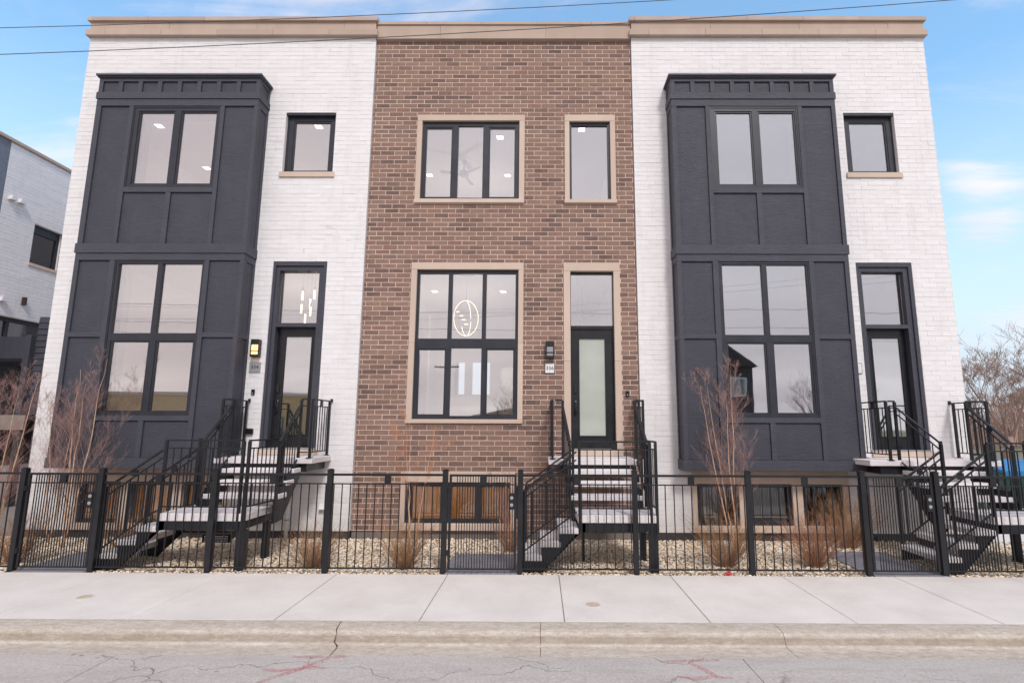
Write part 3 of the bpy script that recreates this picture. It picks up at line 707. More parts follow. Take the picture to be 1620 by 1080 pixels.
def white_house(x0, x1, bx0, dx0, dx1, sx0, sx1, label, side):
    root = thing('townhouse', label, 'house', (x0, -.06, 0), 'row of three attached townhouses')
    yf = -.06
    bw = 3.48
    b0 = bx0 + (3.107-2.77)     # basement windows under the bay
    wins = [(b0, b0+.83), (b0+1.03, b0+1.885), (b0+2.085, b0+2.895)]
    bs = (b0-.09, b0+3.01, .145, 1.36)
    bayh = (bx0+.02, bx0+bw-.02, 1.36, 9.61)
    dh = (dx0, dx1, 1.60, 5.625); sh = (sx0, sx1, 7.64, 9.045); sill = (sx0-.04, sx1+.045, 7.515, 7.638)
    holes = [bs, bayh, dh, sh]
    brick_field(root, x0, x1, BZ0, 10.885, yf, holes+[sill], M['white'], False)
    backing(root, x0+.003, x1-.003, BZ0-.01, 10.89, yf, [bs, dh, sh, (bx0+.75, bx0+2.75, 2.3, 8.95)], M['wmortar'], False, .2)
    part('foundation', MB().box(x0+.01, x1-.01, yf+.02, yf+.2, -.35, BZ0-.012), M['found'], root)
    # basement strip: one limestone frame with three lights
    part('basement_surround', MB().holed(bs[0], bs[1], bs[2], bs[3]-.004, yf-.012, yf+.15, [(a, b, .275, 1.075) for a, b in wins]), M['stone'], root)
    part('sill_stone', MB().box(bs[0]-.03, bs[1]+.03, yf-.045, yf-.013, .15, .265, .005), M['stone'], root)
    for a, b in wins:
        window(root, a+.004, b-.004, .279, 1.071, yf+.05, [(a+.075, b-.075, .345, 1.005, False)], 'glassply' if side == 'left' else 'glassdark')
        if side == 'left': part('blind', MB().box(a+.012, b-.012, yf+.100, yf+.108, .29, 1.06), M['blind'], root)
    bay(root, bx0, False)
    # small upper window
    part('sill_stone', MB().box(sx0-.045, sx1+.05, yf-.035, yf+.1, 7.518, 7.636, .006), M['stone'], root)
    g0, g1 = sx0+.175, sx1-.16
    window(root, sx0+.004, sx1-.004, 7.644, 9.03, yf+.10, [(g0, g1, 7.73, 8.86, True)])
    part('head_flashing', MB().box(sx0+.003, sx1-.003, yf+.015, yf+.099, 8.99, 9.042), M['frame'], root)
    # door
    fr = part('door_frame', MB().holed(dx0+.004, dx1-.004, 1.745, 5.615, yf+.05, yf+.24, [(dx0+.13, dx1-.17, 1.74, 4.225), (dx0+.13, dx1-.17, 4.305, 5.44)]), M['trim'], root)
    part('brick_mould', MB().holed(dx0+.004, dx1-.004, 1.745, 5.615, yf+.015, yf+.049, [(dx0+.055, dx1-.07, 1.7, 5.54)]), M['trim'], fr)
    part('transom_pane', MB().box(dx0+.131, dx1-.171, yf+.165, yf+.171, 4.306, 5.439), M['glass'], fr)
    door(root, dx0+.131, dx1-.171, 1.75, 4.222, dx0+.30, dx1-.295, 2.0, 4.035, yf+.19, 'frostr')
    part('threshold', MB().box(dx0+.002, dx1-.002, yf-.02, yf+.24, 1.715, 1.744, .004), M['plate'], root)
    part('door_sill_stone', MB().box(dx0-.01, dx1+.05, yf-.04, yf+.2, 1.605, 1.713, .006), M['stone'], root)
    cornice(root, x0, x1, True)
    shell(root, x0, x1)
    a, b = x0+.15, x1-.15
    room(root, a, b, 1.80, 5.95, .16, 7.5); room(root, a, b, 6.2, 9.35, .16, 7.0); room(root, a, b, -1.2, 1.55, .16, 4.5, 'basement_room')
    return root

def brick_house():
    x0, x1 = -3.744, 2.021
    root = thing('townhouse', 'middle townhouse of brown brick with limestone window surrounds', 'house', (x0, 0, 0), 'row of three attached townhouses')
    big = (-2.745, -.365, 2.24, 5.62); bi = (-2.625, -.47, 2.325, 5.47)
    up = (-2.745, -.365, 6.95, 9.02); ui = (-2.635, -.48, 7.043, 8.883)
    nw = (.52, 1.635, 6.95, 9.023); ni = (.625, 1.523, 7.035, 8.872)
    dr = (.485, 1.675, 1.60, 5.624); di = (.624, 1.540, 1.60, 5.442)
    bm = (-2.79, -.50, .155, 1.29); bi2 = (-2.695, -.59, .285, 1.078)
    holes = [big, up, nw, dr, bm]
    brick_field(root, x0, x1, BZ0, 10.86, 0, holes, M['brown'], True)
    backing(root, x0, x1, BZ0-.01, 10.86, 0, holes, M['mortar'], True, .2)
    part('foundation', MB().box(x0+.01, x1-.01, .03, .2, -.35, BZ0-.012), M['cfound'], root)
    stone_surround(root, *big, *bi, -.022, .0); stone_surround(root, *up, *ui, -.022, .0); stone_surround(root, *nw, *ni, -.022, .012)
    stone_surround(root, *dr, *di, -.022, 0, False); stone_surround(root, *bm, *bi2, -.022, .03)
    # big window: three tall panes over casement, fixed, casement
    yg = .045
    window(root, bi[0]+.004, bi[1]-.004, bi[2]+.002, bi[3]-.004, yg, [(-2.575,-1.957,3.992,5.395,False),(-1.873,-1.235,3.992,5.395,False),(-1.150,-.533,3.992,5.395,False),
        (-2.527,-1.998,2.424,3.752,True),(-1.870,-1.232,2.392,3.794,False),(-1.108,-.570,2.424,3.755,True)])
    window(root, ui[0]+.004, ui[1]-.004, ui[2]+.002, ui[3]-.004, yg, [(-2.54,-1.99,7.127,8.734,True),(-1.836,-1.287,7.10,8.795,False),(-1.131,-.590,7.127,8.735,True)])
    window(root, ni[0]+.004, ni[1]-.004, ni[2]+.002, ni[3]-.004, yg, [(.675,1.465,7.06,8.80,False)])
    window(root, bi2[0]+.004, bi2[1]-.004, bi2[2]+.002, bi2[3]-.004, .05, [(-2.561,-1.99,.364,.989,True),(-1.776,-1.307,.364,.989,True),(-1.172,-.62,.364,.989,True)], 'glassply')
    part('blind', MB().box(-2.68, -.6, .100, .108, .30, 1.065), M['blind'], root)
    fr = part('door_frame', MB().holed(di[0]+.003, di[1]-.003, 1.745, di[3]-.003, .09, .28, [(di[0]+.016, di[1]-.016, 1.74, 4.217), (di[0]+.016, di[1]-.016, 4.28, 5.404)]), M['doorm'], root)
    part('transom_pane', MB().box(di[0]+.017, di[1]-.017, .14, .146, 4.281, 5.403), M['glass'], fr)
    door(root, di[0]+.017, di[1]-.017, 1.75, 4.19, .807, 1.352, 1.995, 4.012, .13)
    part('threshold', MB().box(di[0]+.002, di[1]-.002, -.02, .24, 1.715, 1.744, .004), M['plate'], root)
    part('door_sill_stone', MB().box(.486, 1.10, -.045, .2, 1.605, 1.713, .006), M['stone'], root); part('door_sill_stone', MB().box(1.103, 1.674, -.045, .2, 1.605, 1.713, .006), M['stone'], root)
    cornice(root, x0, x1, False); shell(root, x0, x1, [(-3.5,-.9,3.2,5.2)])
    a, b = x0+.15, x1-.15
    room(root, a, b, 1.80, 5.95, .21, 7.5, back=[(-3.0,-2.62,3.25,4.35),(-2.35,-1.75,3.25,4.35)]); room(root, a, b, 6.2, 9.35, .21, 7.0); room(root, a, b, -1.2, 1.55, .21, 4.5, 'basement_room')
    # kitchen island wall and stair flank seen inside
    part('interior_partition', MB().box(-1.15, b, 4.8, 4.9, 1.80, 3.9), M['inwall'], root)
    part('interior_partition', MB().box(-3.55, -3.0, 3.2, 3.3, 1.80, 5.2), M['inwall'], root); part('kitchen_island', MB().box(-2.9, -1.3, 5.2, 5.9, 1.80, 2.75), M['inwall'], root)
    part('interior_door', MB().box(.45, .60, 1.0, 1.8, 6.2, 8.3), M['whiteplastic'], root)
brick_house()
H1 = white_house(-10.27, -3.751, -9.53, -5.675, -4.53, -5.655, -4.55, 'leftmost townhouse, white painted brick with charcoal bay left of its door, lamp lit', 'left')
H3 = white_house(2.028, 8.625, 2.77, 6.645, 7.82, 6.667, 7.775, 'rightmost townhouse, white painted brick with charcoal bay beside the brown brick house', 'right')

# ================================================================== THINGS IN THE ROOMS
for x, y, z, l in ((-1.033,1.50,9.35,'recessed ceiling light high in the right pane of the upper brown-brick window'),
    (-.968,3.60,9.35,'recessed ceiling light low in the right pane of the upper brown-brick window'),
    (-3.224,3.59,9.35,'recessed ceiling light low in the left pane of the upper brown-brick window'),
    (.988,1.147,9.35,'recessed ceiling light at the top of the narrow upper window of the brown house'),
    (-2.996,3.77,5.95,'recessed ceiling light in the top left pane of the large living room window'),
    (-1.061,3.76,5.95,'recessed ceiling light in the top right pane of the large living room window'),
    (-9.264,.991,9.35,'recessed ceiling light in the left pane of the upper left bay window'),
    (-9.435,3.154,9.35,'recessed ceiling light low in the right pane of the upper left bay window'),
    (-5.398,1.028,9.35,'recessed ceiling light in the small upper window of the leftmost house')):
    o = ceiling_light(x, y, z, l)
    if (x, z) in ((-.968, 9.35), (-9.435, 9.35), (-1.061, 5.95)): room_glow(o, (x-.9 if x > -3 else x+2, 3.9, z-1.7), 40 if z > 9 else 36)

def fan(x, y, z, label, s=1.0):
    o = thing('ceiling_fan', label, 'ceiling fan', (x, y, z), 'ceiling fans in the upper rooms')
    obj('mount', MB().tube([(0,0,-.30),(0,0,-.002)], .025, 8).lathe((0,0,-.05), [(.07,0),(.07,.048)], 12), M['fan'], o)
    obj('motor', MB().lathe((0,0,-.46), [(.05,0),(.12,.03),(.13,.14),(.08,.16)], 16), M['fan'], o, True)
    for k in range(3):
        a = k*2*math.pi/3 + 1.35; mb = MB()
        pts = [(.1,-.035),(.62,-.065),(.66,.0),(.62,.065),(.1,.035)]
        n = len(mb.v)
        for zz in (-.40,-.388):
            for u, v in pts: mb.v.append((u*math.cos(a)-v*math.sin(a), u*math.sin(a)+v*math.cos(a), zz+v*.25))
        mb.f += [(4,3,2,1,0),(5,6,7,8,9)] + [(i,(i+1)%5,5+(i+1)%5,5+i) for i in range(5)]
        obj('fan_blade', mb, M['fan'], o, fix=True)
fan(-2.1, 2.75, 9.35, 'white three-blade ceiling fan seen through the upper window of the brown brick house')
fan(3.2, 2.6, 9.35, 'pale ceiling fan faint behind the upper bay window of the rightmost house')

def chandelier():
    c = (-1.83, 1.9, 4.80); o = thing('chandelier', 'globe chandelier of glowing LED hoops behind the large living room window', 'chandelier', c)
    obj('canopy', MB().lathe((0,0,1.11), [(.22,0),(.22,.035)], 20), M['fan'], o)
    obj('cord', MB().tube([(0,0,.46),(0,0,1.12)], .006, 6), M['fan'], o)
    for k in range(3):
        a = k*math.pi/3+.25
        pts = [(math.cos(a)*.30*math.sin(t), math.sin(a)*.30*math.sin(t), .44*math.cos(t)) for t in [(2*math.pi if k < 2 else math.pi)*i/40+(.25 if k == 0 else .0) for i in range(41 if k != 1 else 27)]]
        obj('led_hoop', MB().tube(pts, .0045, 5, False), M['led'] if k < 2 else M['plate'], o)
    for k, (dx, dz) in enumerate(((-.19,.15),(-.10,.05),(-.04,-.05),(.03,-.16))):  # glowing bars added to imitate reflected light streaks in the window glass
        obj('glow_streak', MB().box(dx-.06, dx+.02, -.01, .01, dz, dz+.016), M['led'], o)
chandelier()
PEND = [(-5.541,5.179),(-5.299,5.225),(-5.417,5.034),(-5.564,4.877),(-5.383,4.832),(-5.444,4.637)]
def pendants():
    o = thing('pendant_cluster', 'cluster of six lit tube pendants behind the transom of the left door', 'pendant light', (-5.44, 1.2, 5.9))
    obj('ceiling_plate', MB().lathe((0,0,.0), [(.2,0),(.2,.04)], 16), M['handle'], o)
    for i, (x, z) in enumerate(PEND):
        dx, dy, dz = x+5.44, ((i*37) % 5-2)*.04, z-5.9
        obj('cord', MB().tube([(dx,dy,dz+.19),(dx,dy,.0)], .003, 5), M['handle'], o)
        obj('socket', MB().tube([(dx,dy,dz+.09),(dx,dy,dz+.19)], .020, 10), M['plate'], o)
        obj('light_tube', MB().tube([(dx,dy,dz-.12),(dx,dy,dz+.09)], .018, 10), M['led'], o)
pendants()
room_glow(bpy.data.objects['pendant_cluster'], (-6.2, 3.4, 4.3), 42)
def globes():
    o = thing('pendant_cluster', 'three clear glass globe pendants behind the transom of the middle door', 'pendant light', (.95, 1.2, 5.9))
    obj('ceiling_plate', MB().lathe((0,0,.0), [(.15,0),(.15,.04)], 16), M['plate'], o)
    for i, (x, z) in enumerate(((.851,4.519),(.954,4.643),(1.036,4.714))):
        dx, dy, dz = x-.95, (i-1)*.07, z-5.9
        obj('cord', MB().tube([(dx,dy,dz+.07),(dx,dy,.0)], .004, 5), M['handle'], o)
        prof = [(.075*math.sin(t), -.075*math.cos(t)) for t in [math.pi*k/10 for k in range(1, 10)]]
        obj('globe', MB().lathe((dx,dy,dz), prof, 14), M['globe'], o, True)
        obj('socket', MB().tube([(dx,dy,dz+.02),(dx,dy,dz+.08)], .018, 8), M['plate'], o)
globes()

# ================================================================== THINGS ON THE WALLS
def wall_lamp(x, z, y, lit, label):
    o = thing('wall_lamp', label, 'wall lamp', (x, y, z), 'box lamps beside the doors')
    w, h = .085, .18
    obj('back_plate', MB().box(-w, w, -.02, -.001, -h, h, .004), M['handle'], o)
    obj('hood', MB().box(-w, w, -.12, -.021, .07, h, .004), M['handle'], o)
    obj('lamp_glass', MB().box(-w+.018, w-.018, -.105, -.022, -.13, .069, .004), M['amber' if lit else 'plate'], o)
    obj('cage', MB().box(-w, -w+.014, -.12, -.021, -h, .069).box(w-.014, w, -.12, -.021, -h, .069).box(-w+.0145, w-.0145, -.12, -.106, -h, -.131).box(-w+.0145, w-.0145, -.115, -.106, -.07, -.05), M['handle'], o)
wall_lamp(-5.862, 3.752, -.062, True, 'black box wall lamp glowing amber beside the left door')
wall_lamp(.195, 3.745, -.002, False, 'unlit black wall lamp on the brown brick above plate 336')
def plaque(x, z, y, s, mat, label, w=.115, h=.105):
    o = thing('house_number', label, 'number plate', (x, y, z))
    obj('plate', MB().box(-w, w, -.018, -.001, -h, h, .003), M[mat], o)
    if mat == 'plate2': obj('plate_rim', MB().holed(-w-.008, w+.008, -h-.008, h+.008, -.014, -.002, [(-w,w,-h,h)]), M['plastic'], o)
    if s: text_mesh('digits', s, .105, (0, -.020, 0), M['ink'], o)
plaque(-5.875, 3.365, -.062, '334', 'plate', 'square grey metal plate reading 334 under the lit lamp')
plaque(.192, 3.370, -.002, '336', 'plate2', 'white number plate reading 336 on the brown brick', .092, .098)
plaque(6.47, 3.38, -.062, '', 'plate2', 'white plate half hidden between right bay and right door', .10, .10)
def bell(x, z, y, label):
    o = thing('doorbell', label, 'doorbell', (x, y, z), 'black video doorbells')
    obj('bell_body', MB().box(-.034, .034, -.028, -.001, -.056, .056, .006), M['plastic'], o)
    obj('bell_button', MB().lathe((0,-.029,-.025), [(.014,0),(.014,-.004)], 12, 'y'), M['plate'], o, fix=True)
bell(-5.87, 2.855, -.062, 'black doorbell on white brick below plate 334'); bell(1.782, 2.852, -.002, 'black doorbell on brown brick right of the middle door')
o = thing('outlet_box', 'black outdoor outlet cover on white brick left of the left door', 'outlet', (-5.875, -.062, 2.06))
obj('cover', MB().box(-.078, .078, -.06, -.001, -.05, .05, .008), M['plastic'], o); obj('hinge', MB().tube([(-.07,-.03,.056),(.07,-.03,.056)], .008, 6), M['handle'], o)
o = thing('vent_cap', 'small white vent cap low on the left house wall', 'vent', (-4.281, -.062, .609))
obj('hood', MB().prism([(0,-.05),(0,.05),(-.03,.05),(-.09,-.04),(-.09,-.05)], 'x', -.07, .07), M['whiteplastic'], o, fix=True); obj('flange', MB().box(-.08, .08, -.006, -.0005, -.06, .06), M['whiteplastic'], o)
o = thing('drain_pipe', 'thin white pipe rising from gravel by the left stairs', 'pipe', (-4.95, -.16, 0))
obj('pipe', MB().tube([(0,0,-.03),(0,0,.62),(0,.05,.66),(0,.10,.66)], .035, 10), M['whiteplastic'], o, True); obj('clamp', MB().lathe((0,0,.35), [(.045,0),(.045,.03)], 12), M['plate'], o)
o = thing('yard_sign', 'small black sign with white lettering under the left stairs', 'sign', (-5.87, -.9, 0))
obj('sign_board', MB().box(-.26, .26, -.008, .008, .09, .235, .003), M['plastic'], o); obj('stake', MB().tube([(-.15,.012,-.05),(-.15,.012,.1)], .005, 6).tube([(.15,.012,-.05),(.15,.012,.1)], .005, 6), M['plate'], o)
mb = MB()
rr = random.Random(9)
for row in range(3):
    x = -.22
    while x < .2:
        w = rr.uniform(.012,.03); mb.box(x, x+w, -.0105, -.0085, .205-row*.038-.018, .205-row*.038); x += w+.009
obj('lettering', mb, M['plate2'], o)
o = thing('litter', 'crumpled red scrap at the edge of the sidewalk', 'litter', (2.83, -2.56, .012))
mb = MB(); mb.v = [(-.05,-.02,0),(.0,-.035,.012),(.055,-.01,0),(.045,.025,.02),(-.01,.03,.03),(-.05,.02,.01),(0,0,.035)]; mb.f = [(6,0,1),(6,1,2),(6,2,3),(6,3,4),(6,4,5),(6,5,0),(5,4,3,2,1,0)]
obj('scrap', mb, m_simple('red_paper', (206,50,58), .7, .08), o)
for (x, y, l) in ((-5.859,-3.755,'round rusty valve cover in the sidewalk near the left gate'), (.662,-3.944,'round rusty valve cover in the sidewalk before the middle stairs')):
    o = thing('valve_cover', l, 'valve cover', (x, y, 0), 'valve covers in the sidewalk')
    obj('lid', MB().lathe((0,0,-.01), [(.088,0),(.088,.0145),(.08,.017)], 20), MAT_RUST if 'MAT_RUST' in globals() else globals().setdefault('MAT_RUST', m_simple('worn_iron_lid', (200,184,166), .8, .2, .3, 40)), o)
    obj('rim', MB().lathe((0,0,-.01), [(.112,0),(.112,.0125),(.10,.0135)], 20), M['walk'], o)

# ================================================================== STAIRS
def bar_part(name, p, q, w, h, parent, mat='metal'): return part(name, MB().bar(p, q, w, h), M[mat], parent)
def guard(root, A, B, za, zb, top, mid=.135, bot=.10, posts=(1,1), top_off=(0,0), pitch=.118, label=None, plates=False, down=(0,0)):
    """railing panel from A to B (x,y); za,zb walking level at each end; top = rail height above it"""
    A, B = Vector((*A, za)), Vector((*B, zb)); d = B-A; n = Vector((d.x, d.y, 0)).length
    up = lambda h: Vector((0,0,h))
    g = part('guard_rail', MB().bar(A+up(top-.0125), B+up(top-.0125), .045, .025), M['metal'], root)
    part('second_rail', MB().bar(A+up(top-mid), B+up(top-mid), .025, .020), M['metal'], g)
    part('bottom_rail', MB().bar(A+up(bot), B+up(bot), .025, .020), M['metal'], g)
    for k, P in enumerate((A, B)):
        if posts[k]:
            part('guard_post', MB().bar(P-up(down[k]), P+up(top-.026), .042, .042), M['metal'], g)
            if plates: part('base_plate', MB().box(P.x-.05, P.x+.05, P.y-.05, P.y+.05, P.z+.0005, P.z+.010), M['metal'], g)
    c = int(round(n/pitch))
    for i in range(1, c):
        P = A + d*(i/c)
        part('baluster', MB().bar(P+up(bot+.01), P+up(top-mid-.01), .014, .014), M['metal'], g)
    # spacer block between the two top rails at mid span
    if n > .7:
        P = A+d*.5; part('spacer_block', MB().bar(P+up(top-mid+.0105), P+up(top-.0255), .020, .085) if False else MB().box(P.x-.045 if abs(d.x) > abs(d.y) else P.x-.012, P.x+.045 if abs(d.x) > abs(d.y) else P.x+.012, P.y-.012 if abs(d.x) > abs(d.y) else P.y-.045, P.y+.012 if abs(d.x) > abs(d.y) else P.y+.045, P.z+top-mid+.011, P.z+top-.026), M['metal'], g)
    return g

ZL, ZM = 1.60, .835
TZ = (1.425, 1.24, 1.045); TY = (-1.24, -1.49, -1.74)
LZ = (.64, .44, .24)
def stairs(label, lx, tx, mx, gl, gr, posts, slopeL, slopeR, wall_y=-.06):
    root = thing('entry_stair', label, 'stairs', (mx[0], -2.44, 0), 'concrete and steel entry stairs')
    W = wall_y
    part('landing', MB().box(lx[0], lx[1], -1.0, W-.008, ZL-.105, ZL, .008), M['tread'], root)
    part('landing_beam', MB().box(lx[0]+.22, lx[1]-.12, -.93, -.87, ZL-.255, ZL-.107).box(lx[0]+.22, lx[0]+.26, -.869, W-.01, ZL-.25, ZL-.108).box(lx[1]-.16, lx[1]-.12, -.869, W-.01, ZL-.25, ZL-.108), M['metal'], root)
    for z, y in zip(TZ, TY): part('step', MB().box(tx[0], tx[1], y, y+.30, z-.085, z, .012), M['tread'], root)
    part('mid_landing', MB().box(mx[0], mx[1]*.5+mx[0]*.5+.08, -2.44, -1.48, ZM-.115, ZM, .008), M['tread'], root)
    part('mid_landing', MB().box(mx[1]*.5+mx[0]*.5+.083, mx[1], -2.44, -1.48, ZM-.115, ZM, .008), M['tread'], root)
    # upper flight stringers (stepped top edge, sloping underside)
    def stepped(us, zs, tail, run_end, zend, zb0, zb1):
        pass
    poly = [(-.93,ZL-.108),(-1.225,ZL-.108),(-1.225,TZ[0]-.088),(-1.475,TZ[0]-.088),(-1.475,TZ[1]-.088),(-1.725,TZ[1]-.088),(-1.725,TZ[2]-.088),(-1.80,TZ[2]-.088),(-1.80,ZM-.117),(-1.80,.58),(-1.52,.60),(-1.15,1.02),(-.93,1.25)]
    for x in (tx[0]+.02, tx[1]-.065): part('stringer', MB().prism(poly, 'x', x, x+.045), M['metal'], root, fix=True)
    # mid landing beams
    part('landing_beam', MB().box(mx[0]+.03, mx[1]-.03, -2.425, -2.365, .585, ZM-.117).box(mx[0]+.03, mx[1]-.03, -1.52, -1.49, .585, ZM-.117).box(mx[0]+.03, mx[0]+.075, -2.364, -1.521, .59, ZM-.118).box(mx[1]-.075, mx[1]-.03, -2.364, -1.521, .59, ZM-.118), M['metal'], root)
    # lower flight runs towards -x
    e = mx[0]; run = .283
    for i, z in enumerate(LZ):
        part('step', MB().box(e-run*(i+1)-.02, e-run*i+.012, -2.44, -1.47, z-.085, z, .012), M['tread'], root)
    pl = [(e+.12,.585),(e+.12,ZM-.118),(e+.032,ZM-.118),(e+.015,LZ[0]-.088),(e-run,LZ[0]-.088),(e-run,LZ[1]-.088),(e-2*run,LZ[1]-.088),(e-2*run,LZ[2]-.088),(e-3*run,LZ[2]-.088),(e-3*run,-.04),(e-2.05*run,-.04),(e+.03,.585)]
    for y in (-2.425, -1.53): part('stringer', MB().prism(pl, 'y', y, y+.045), M['metal'], root, fix=True)
    for px, py, w in posts: part('support_post', MB().box(px-w/2, px+w/2, py-w/2, py+w/2, -.06, .583), M['metal'], root)
    # upper guards: wall to front corner, short return, then down the flight
    for (gx, rx, sl) in ((gl, slopeL[0], slopeL), (gr, slopeR[0], slopeR)):
        side = guard(root, (gx, -.97), (gx, W-.10), ZL, ZL, 1.085, posts=(1,1), plates=True)
        part('wall_end', MB().bar((gx, W-.10, ZL+1.072), (gx, W-.012, ZL+1.072), .045, .025).bar((gx, W-.012, ZL+1.05), (gx, W-.012, ZL+1.12), .05, .02), M['metal'], side)
        guard(root, (rx, -.972), (gx + (.044 if rx > gx else -.044), -.972), ZL, ZL, 1.085, posts=(1,0), plates=False)
        ex, ey = sl[1]
        guard(root, (rx, -1.02), (ex, ey), 1.50, .87, 1.06, posts=(0,1), bot=.07, down=(0,.035 if ey < -1.47 else .30))
    # mid landing guards
    guard(root, (mx[0]+.03, -2.42), (mx[1]-.11, -2.42), ZM, ZM, 1.13, posts=(1,1), down=(.25,.25))
    guard(root, (mx[1]-.02, -2.42), (mx[1]-.02 + slopeR[2], -1.52), ZM, ZM, 1.13, posts=(1,1), down=(.25,.2))
    # lower flight guards
    for y in (-2.42, -1.50):
        guard(root, (e-.015, y), (e-.83, y), .76, .18, 1.05, posts=(0,1), bot=.12, down=(0,.22))
    part('newel_post', MB().bar((e-.015, -1.50, ZM-.1), (e-.015, -1.50, 1.96), .042), M['metal'], root)
    return root
stairs('stairs rising to the left door in front of the charcoal bay', (-6.0,-4.19), (-5.70,-4.40), (-5.95,-4.58), -5.93, -4.25,
       [(-4.63,-2.36,.13),(-4.63,-1.60,.10)], (-5.74, (-5.72,-1.80)), (-4.46, (-4.42,-1.80), .10))
stairs('stairs rising to the middle door of the brown brick house', (.155,1.765), (.51,1.735), (.585,1.835), .225, 1.91,
       [(1.755,-2.36,.13),(1.73,-1.60,.10),(.72,-1.70,.045)], (.415, (.50,-1.80)), (1.765, (1.80,-1.80), .0), wall_y=0)
stairs('stairs rising to the right door, rightmost stairs at the photo edge', (6.02,8.42), (6.62,7.92), (6.985,8.42), 6.42, 8.28,
       [(8.33,-2.36,.13),(7.98,-1.60,.10),(8.33,-1.60,.10)], (6.58, (6.955,-1.53)), (7.90, (7.95,-1.80), .0))

# ================================================================== FENCE AND GATES
FY = -2.52; ZT = 1.458
def fence_post(x, root, y=FY):
    p = part('fence_post', MB().box(x-.039, x+.039, y-.039, y+.039, -.05, 1.50), M['metal'], root)
    part('post_cap', MB().box(x-.045, x+.045, y-.045, y+.045, 1.501, 1.517, .003).box(x-.032, x+.032, y-.032, y+.032, 1.518, 1.530, .006), M['metal'], p)
def rails(root, a, b):
    part('top_rail', MB().box(a, b, FY-.019, FY+.019, ZT-.034, ZT), M['metal'], root)
    part('middle_rail', MB().box(a, b, FY-.013, FY+.013, 1.294, 1.312), M['metal'], root)
    part('bottom_rail', MB().box(a, b, FY-.013, FY+.013, .055, .075), M['metal'], root)
PK = MB().box(-.0072, .0072, -.006, .006, 0, 1.218).mesh('picket', M['metal'])
PKL = MB().box(-.0060, .0060, -.005, .005, 0, 1.348).mesh('picket', M['metal'])
def fence(label, xs, dense=None):
    root = thing('metal_fence', label, 'fence', (xs[0], FY, 0), 'black metal fence along the sidewalk')
    off = xs[0]
    for i, x in enumerate(xs): fence_post(x, root)
    for a, b in zip(xs[:-1], xs[1:]):
        rails(root, a+.041, b-.041)
        m = (a+b)/2; part('spacer_block', MB().box(m-.048, m+.048, FY-.012, FY+.012, 1.314, ZT-.036), M['metal'], root)
        n = int((b-a)/.1255); st = (b-a)/n
        x = a+st*.5
        while x < b-.05:
            if not (dense and a < dense[1] and x < dense[1] and x > dense[0]-.1): link('picket', PK, root, (x-off, 0, .076))
            x += st
        if dense and a <= dense[0] < b:
            x = a+.075
            while x < dense[1]: link('picket', PK, root, (x-off, 0, .076)); x += .0435
fence('fence run left of the left gate, leaving the photo', [-15.1, -13.35, -11.6, -9.82, -8.01])
fence('fence run between the left gate and the middle gate', [-6.80, -5.028, -3.25, -1.465], (-6.8, -5.95))
fence('fence run between the middle gate and the right gate', [-.303, 1.456, 3.202, 4.955], (-.303, .47))
fence('fence run right of the right gate, leaving the photo', [6.085, 7.85, 9.6, 11.35], (6.085, 6.98))
def gate(label, a, b):
    root = thing('metal_gate', label, 'gate', (a, FY, 0), 'self-closing picket gates')
    x0, x1 = a+.065, b-.062
    part('gate_frame', MB().box(x0, x0+.034, FY-.017, FY+.017, .05, 1.452).box(x1-.034, x1, FY-.017, FY+.017, .05, 1.452).box(x0+.035, x1-.035, FY-.017, FY+.017, 1.42, 1.452), M['metal'], root)
    part('middle_rail', MB().box(x0+.035, x1-.035, FY-.010, FY+.010, 1.290, 1.308), M['metal'], root); part('bottom_rail', MB().box(x0+.035, x1-.035, FY-.012, FY+.012, .052, .070), M['metal'], root)
    part('spacer_block', MB().box((x0+x1)/2-.048, (x0+x1)/2+.048, FY-.014, FY+.014, 1.31, 1.419), M['metal'], root)
    x = x0+.12
    while x < x1-.05:
        link('picket', PKL, root, (x-a, 0, .071)); x += .0408
    for z in (.30, 1.22): part('hinge', MB().box(a+.039, x0+.01, FY-.028, FY-.018, z-.035, z+.035).tube([(a+.052,FY-.03,z-.04),(a+.052,FY-.03,z+.04)], .009, 8), M['metal'], root)
    lb = part('lock_box', MB().box(x1-.115, x1-.036, FY-.030, FY+.030, .93, 1.17, .004), M['metal'], root)
    for z in (1.105, 1.00): part('lock_cylinder', MB().lathe((x1-.070, FY-.031, z), [(.026,0),(.026,-.006),(.018,-.008)], 14, 'y'), M['plate'], lb, fix=True)
    part('latch_plate', MB().box(x1+.001, b-.039, FY-.010, FY+.010, .80, 1.28), M['metal'], root)
gate('picket gate at the left, before the charcoal bay of house 334', -8.01, -6.80)
gate('picket gate in the middle, before the brown brick house', -1.465, -.303)
gate('picket gate at the right, opening on the path of the rightmost house', 4.955, 6.085)

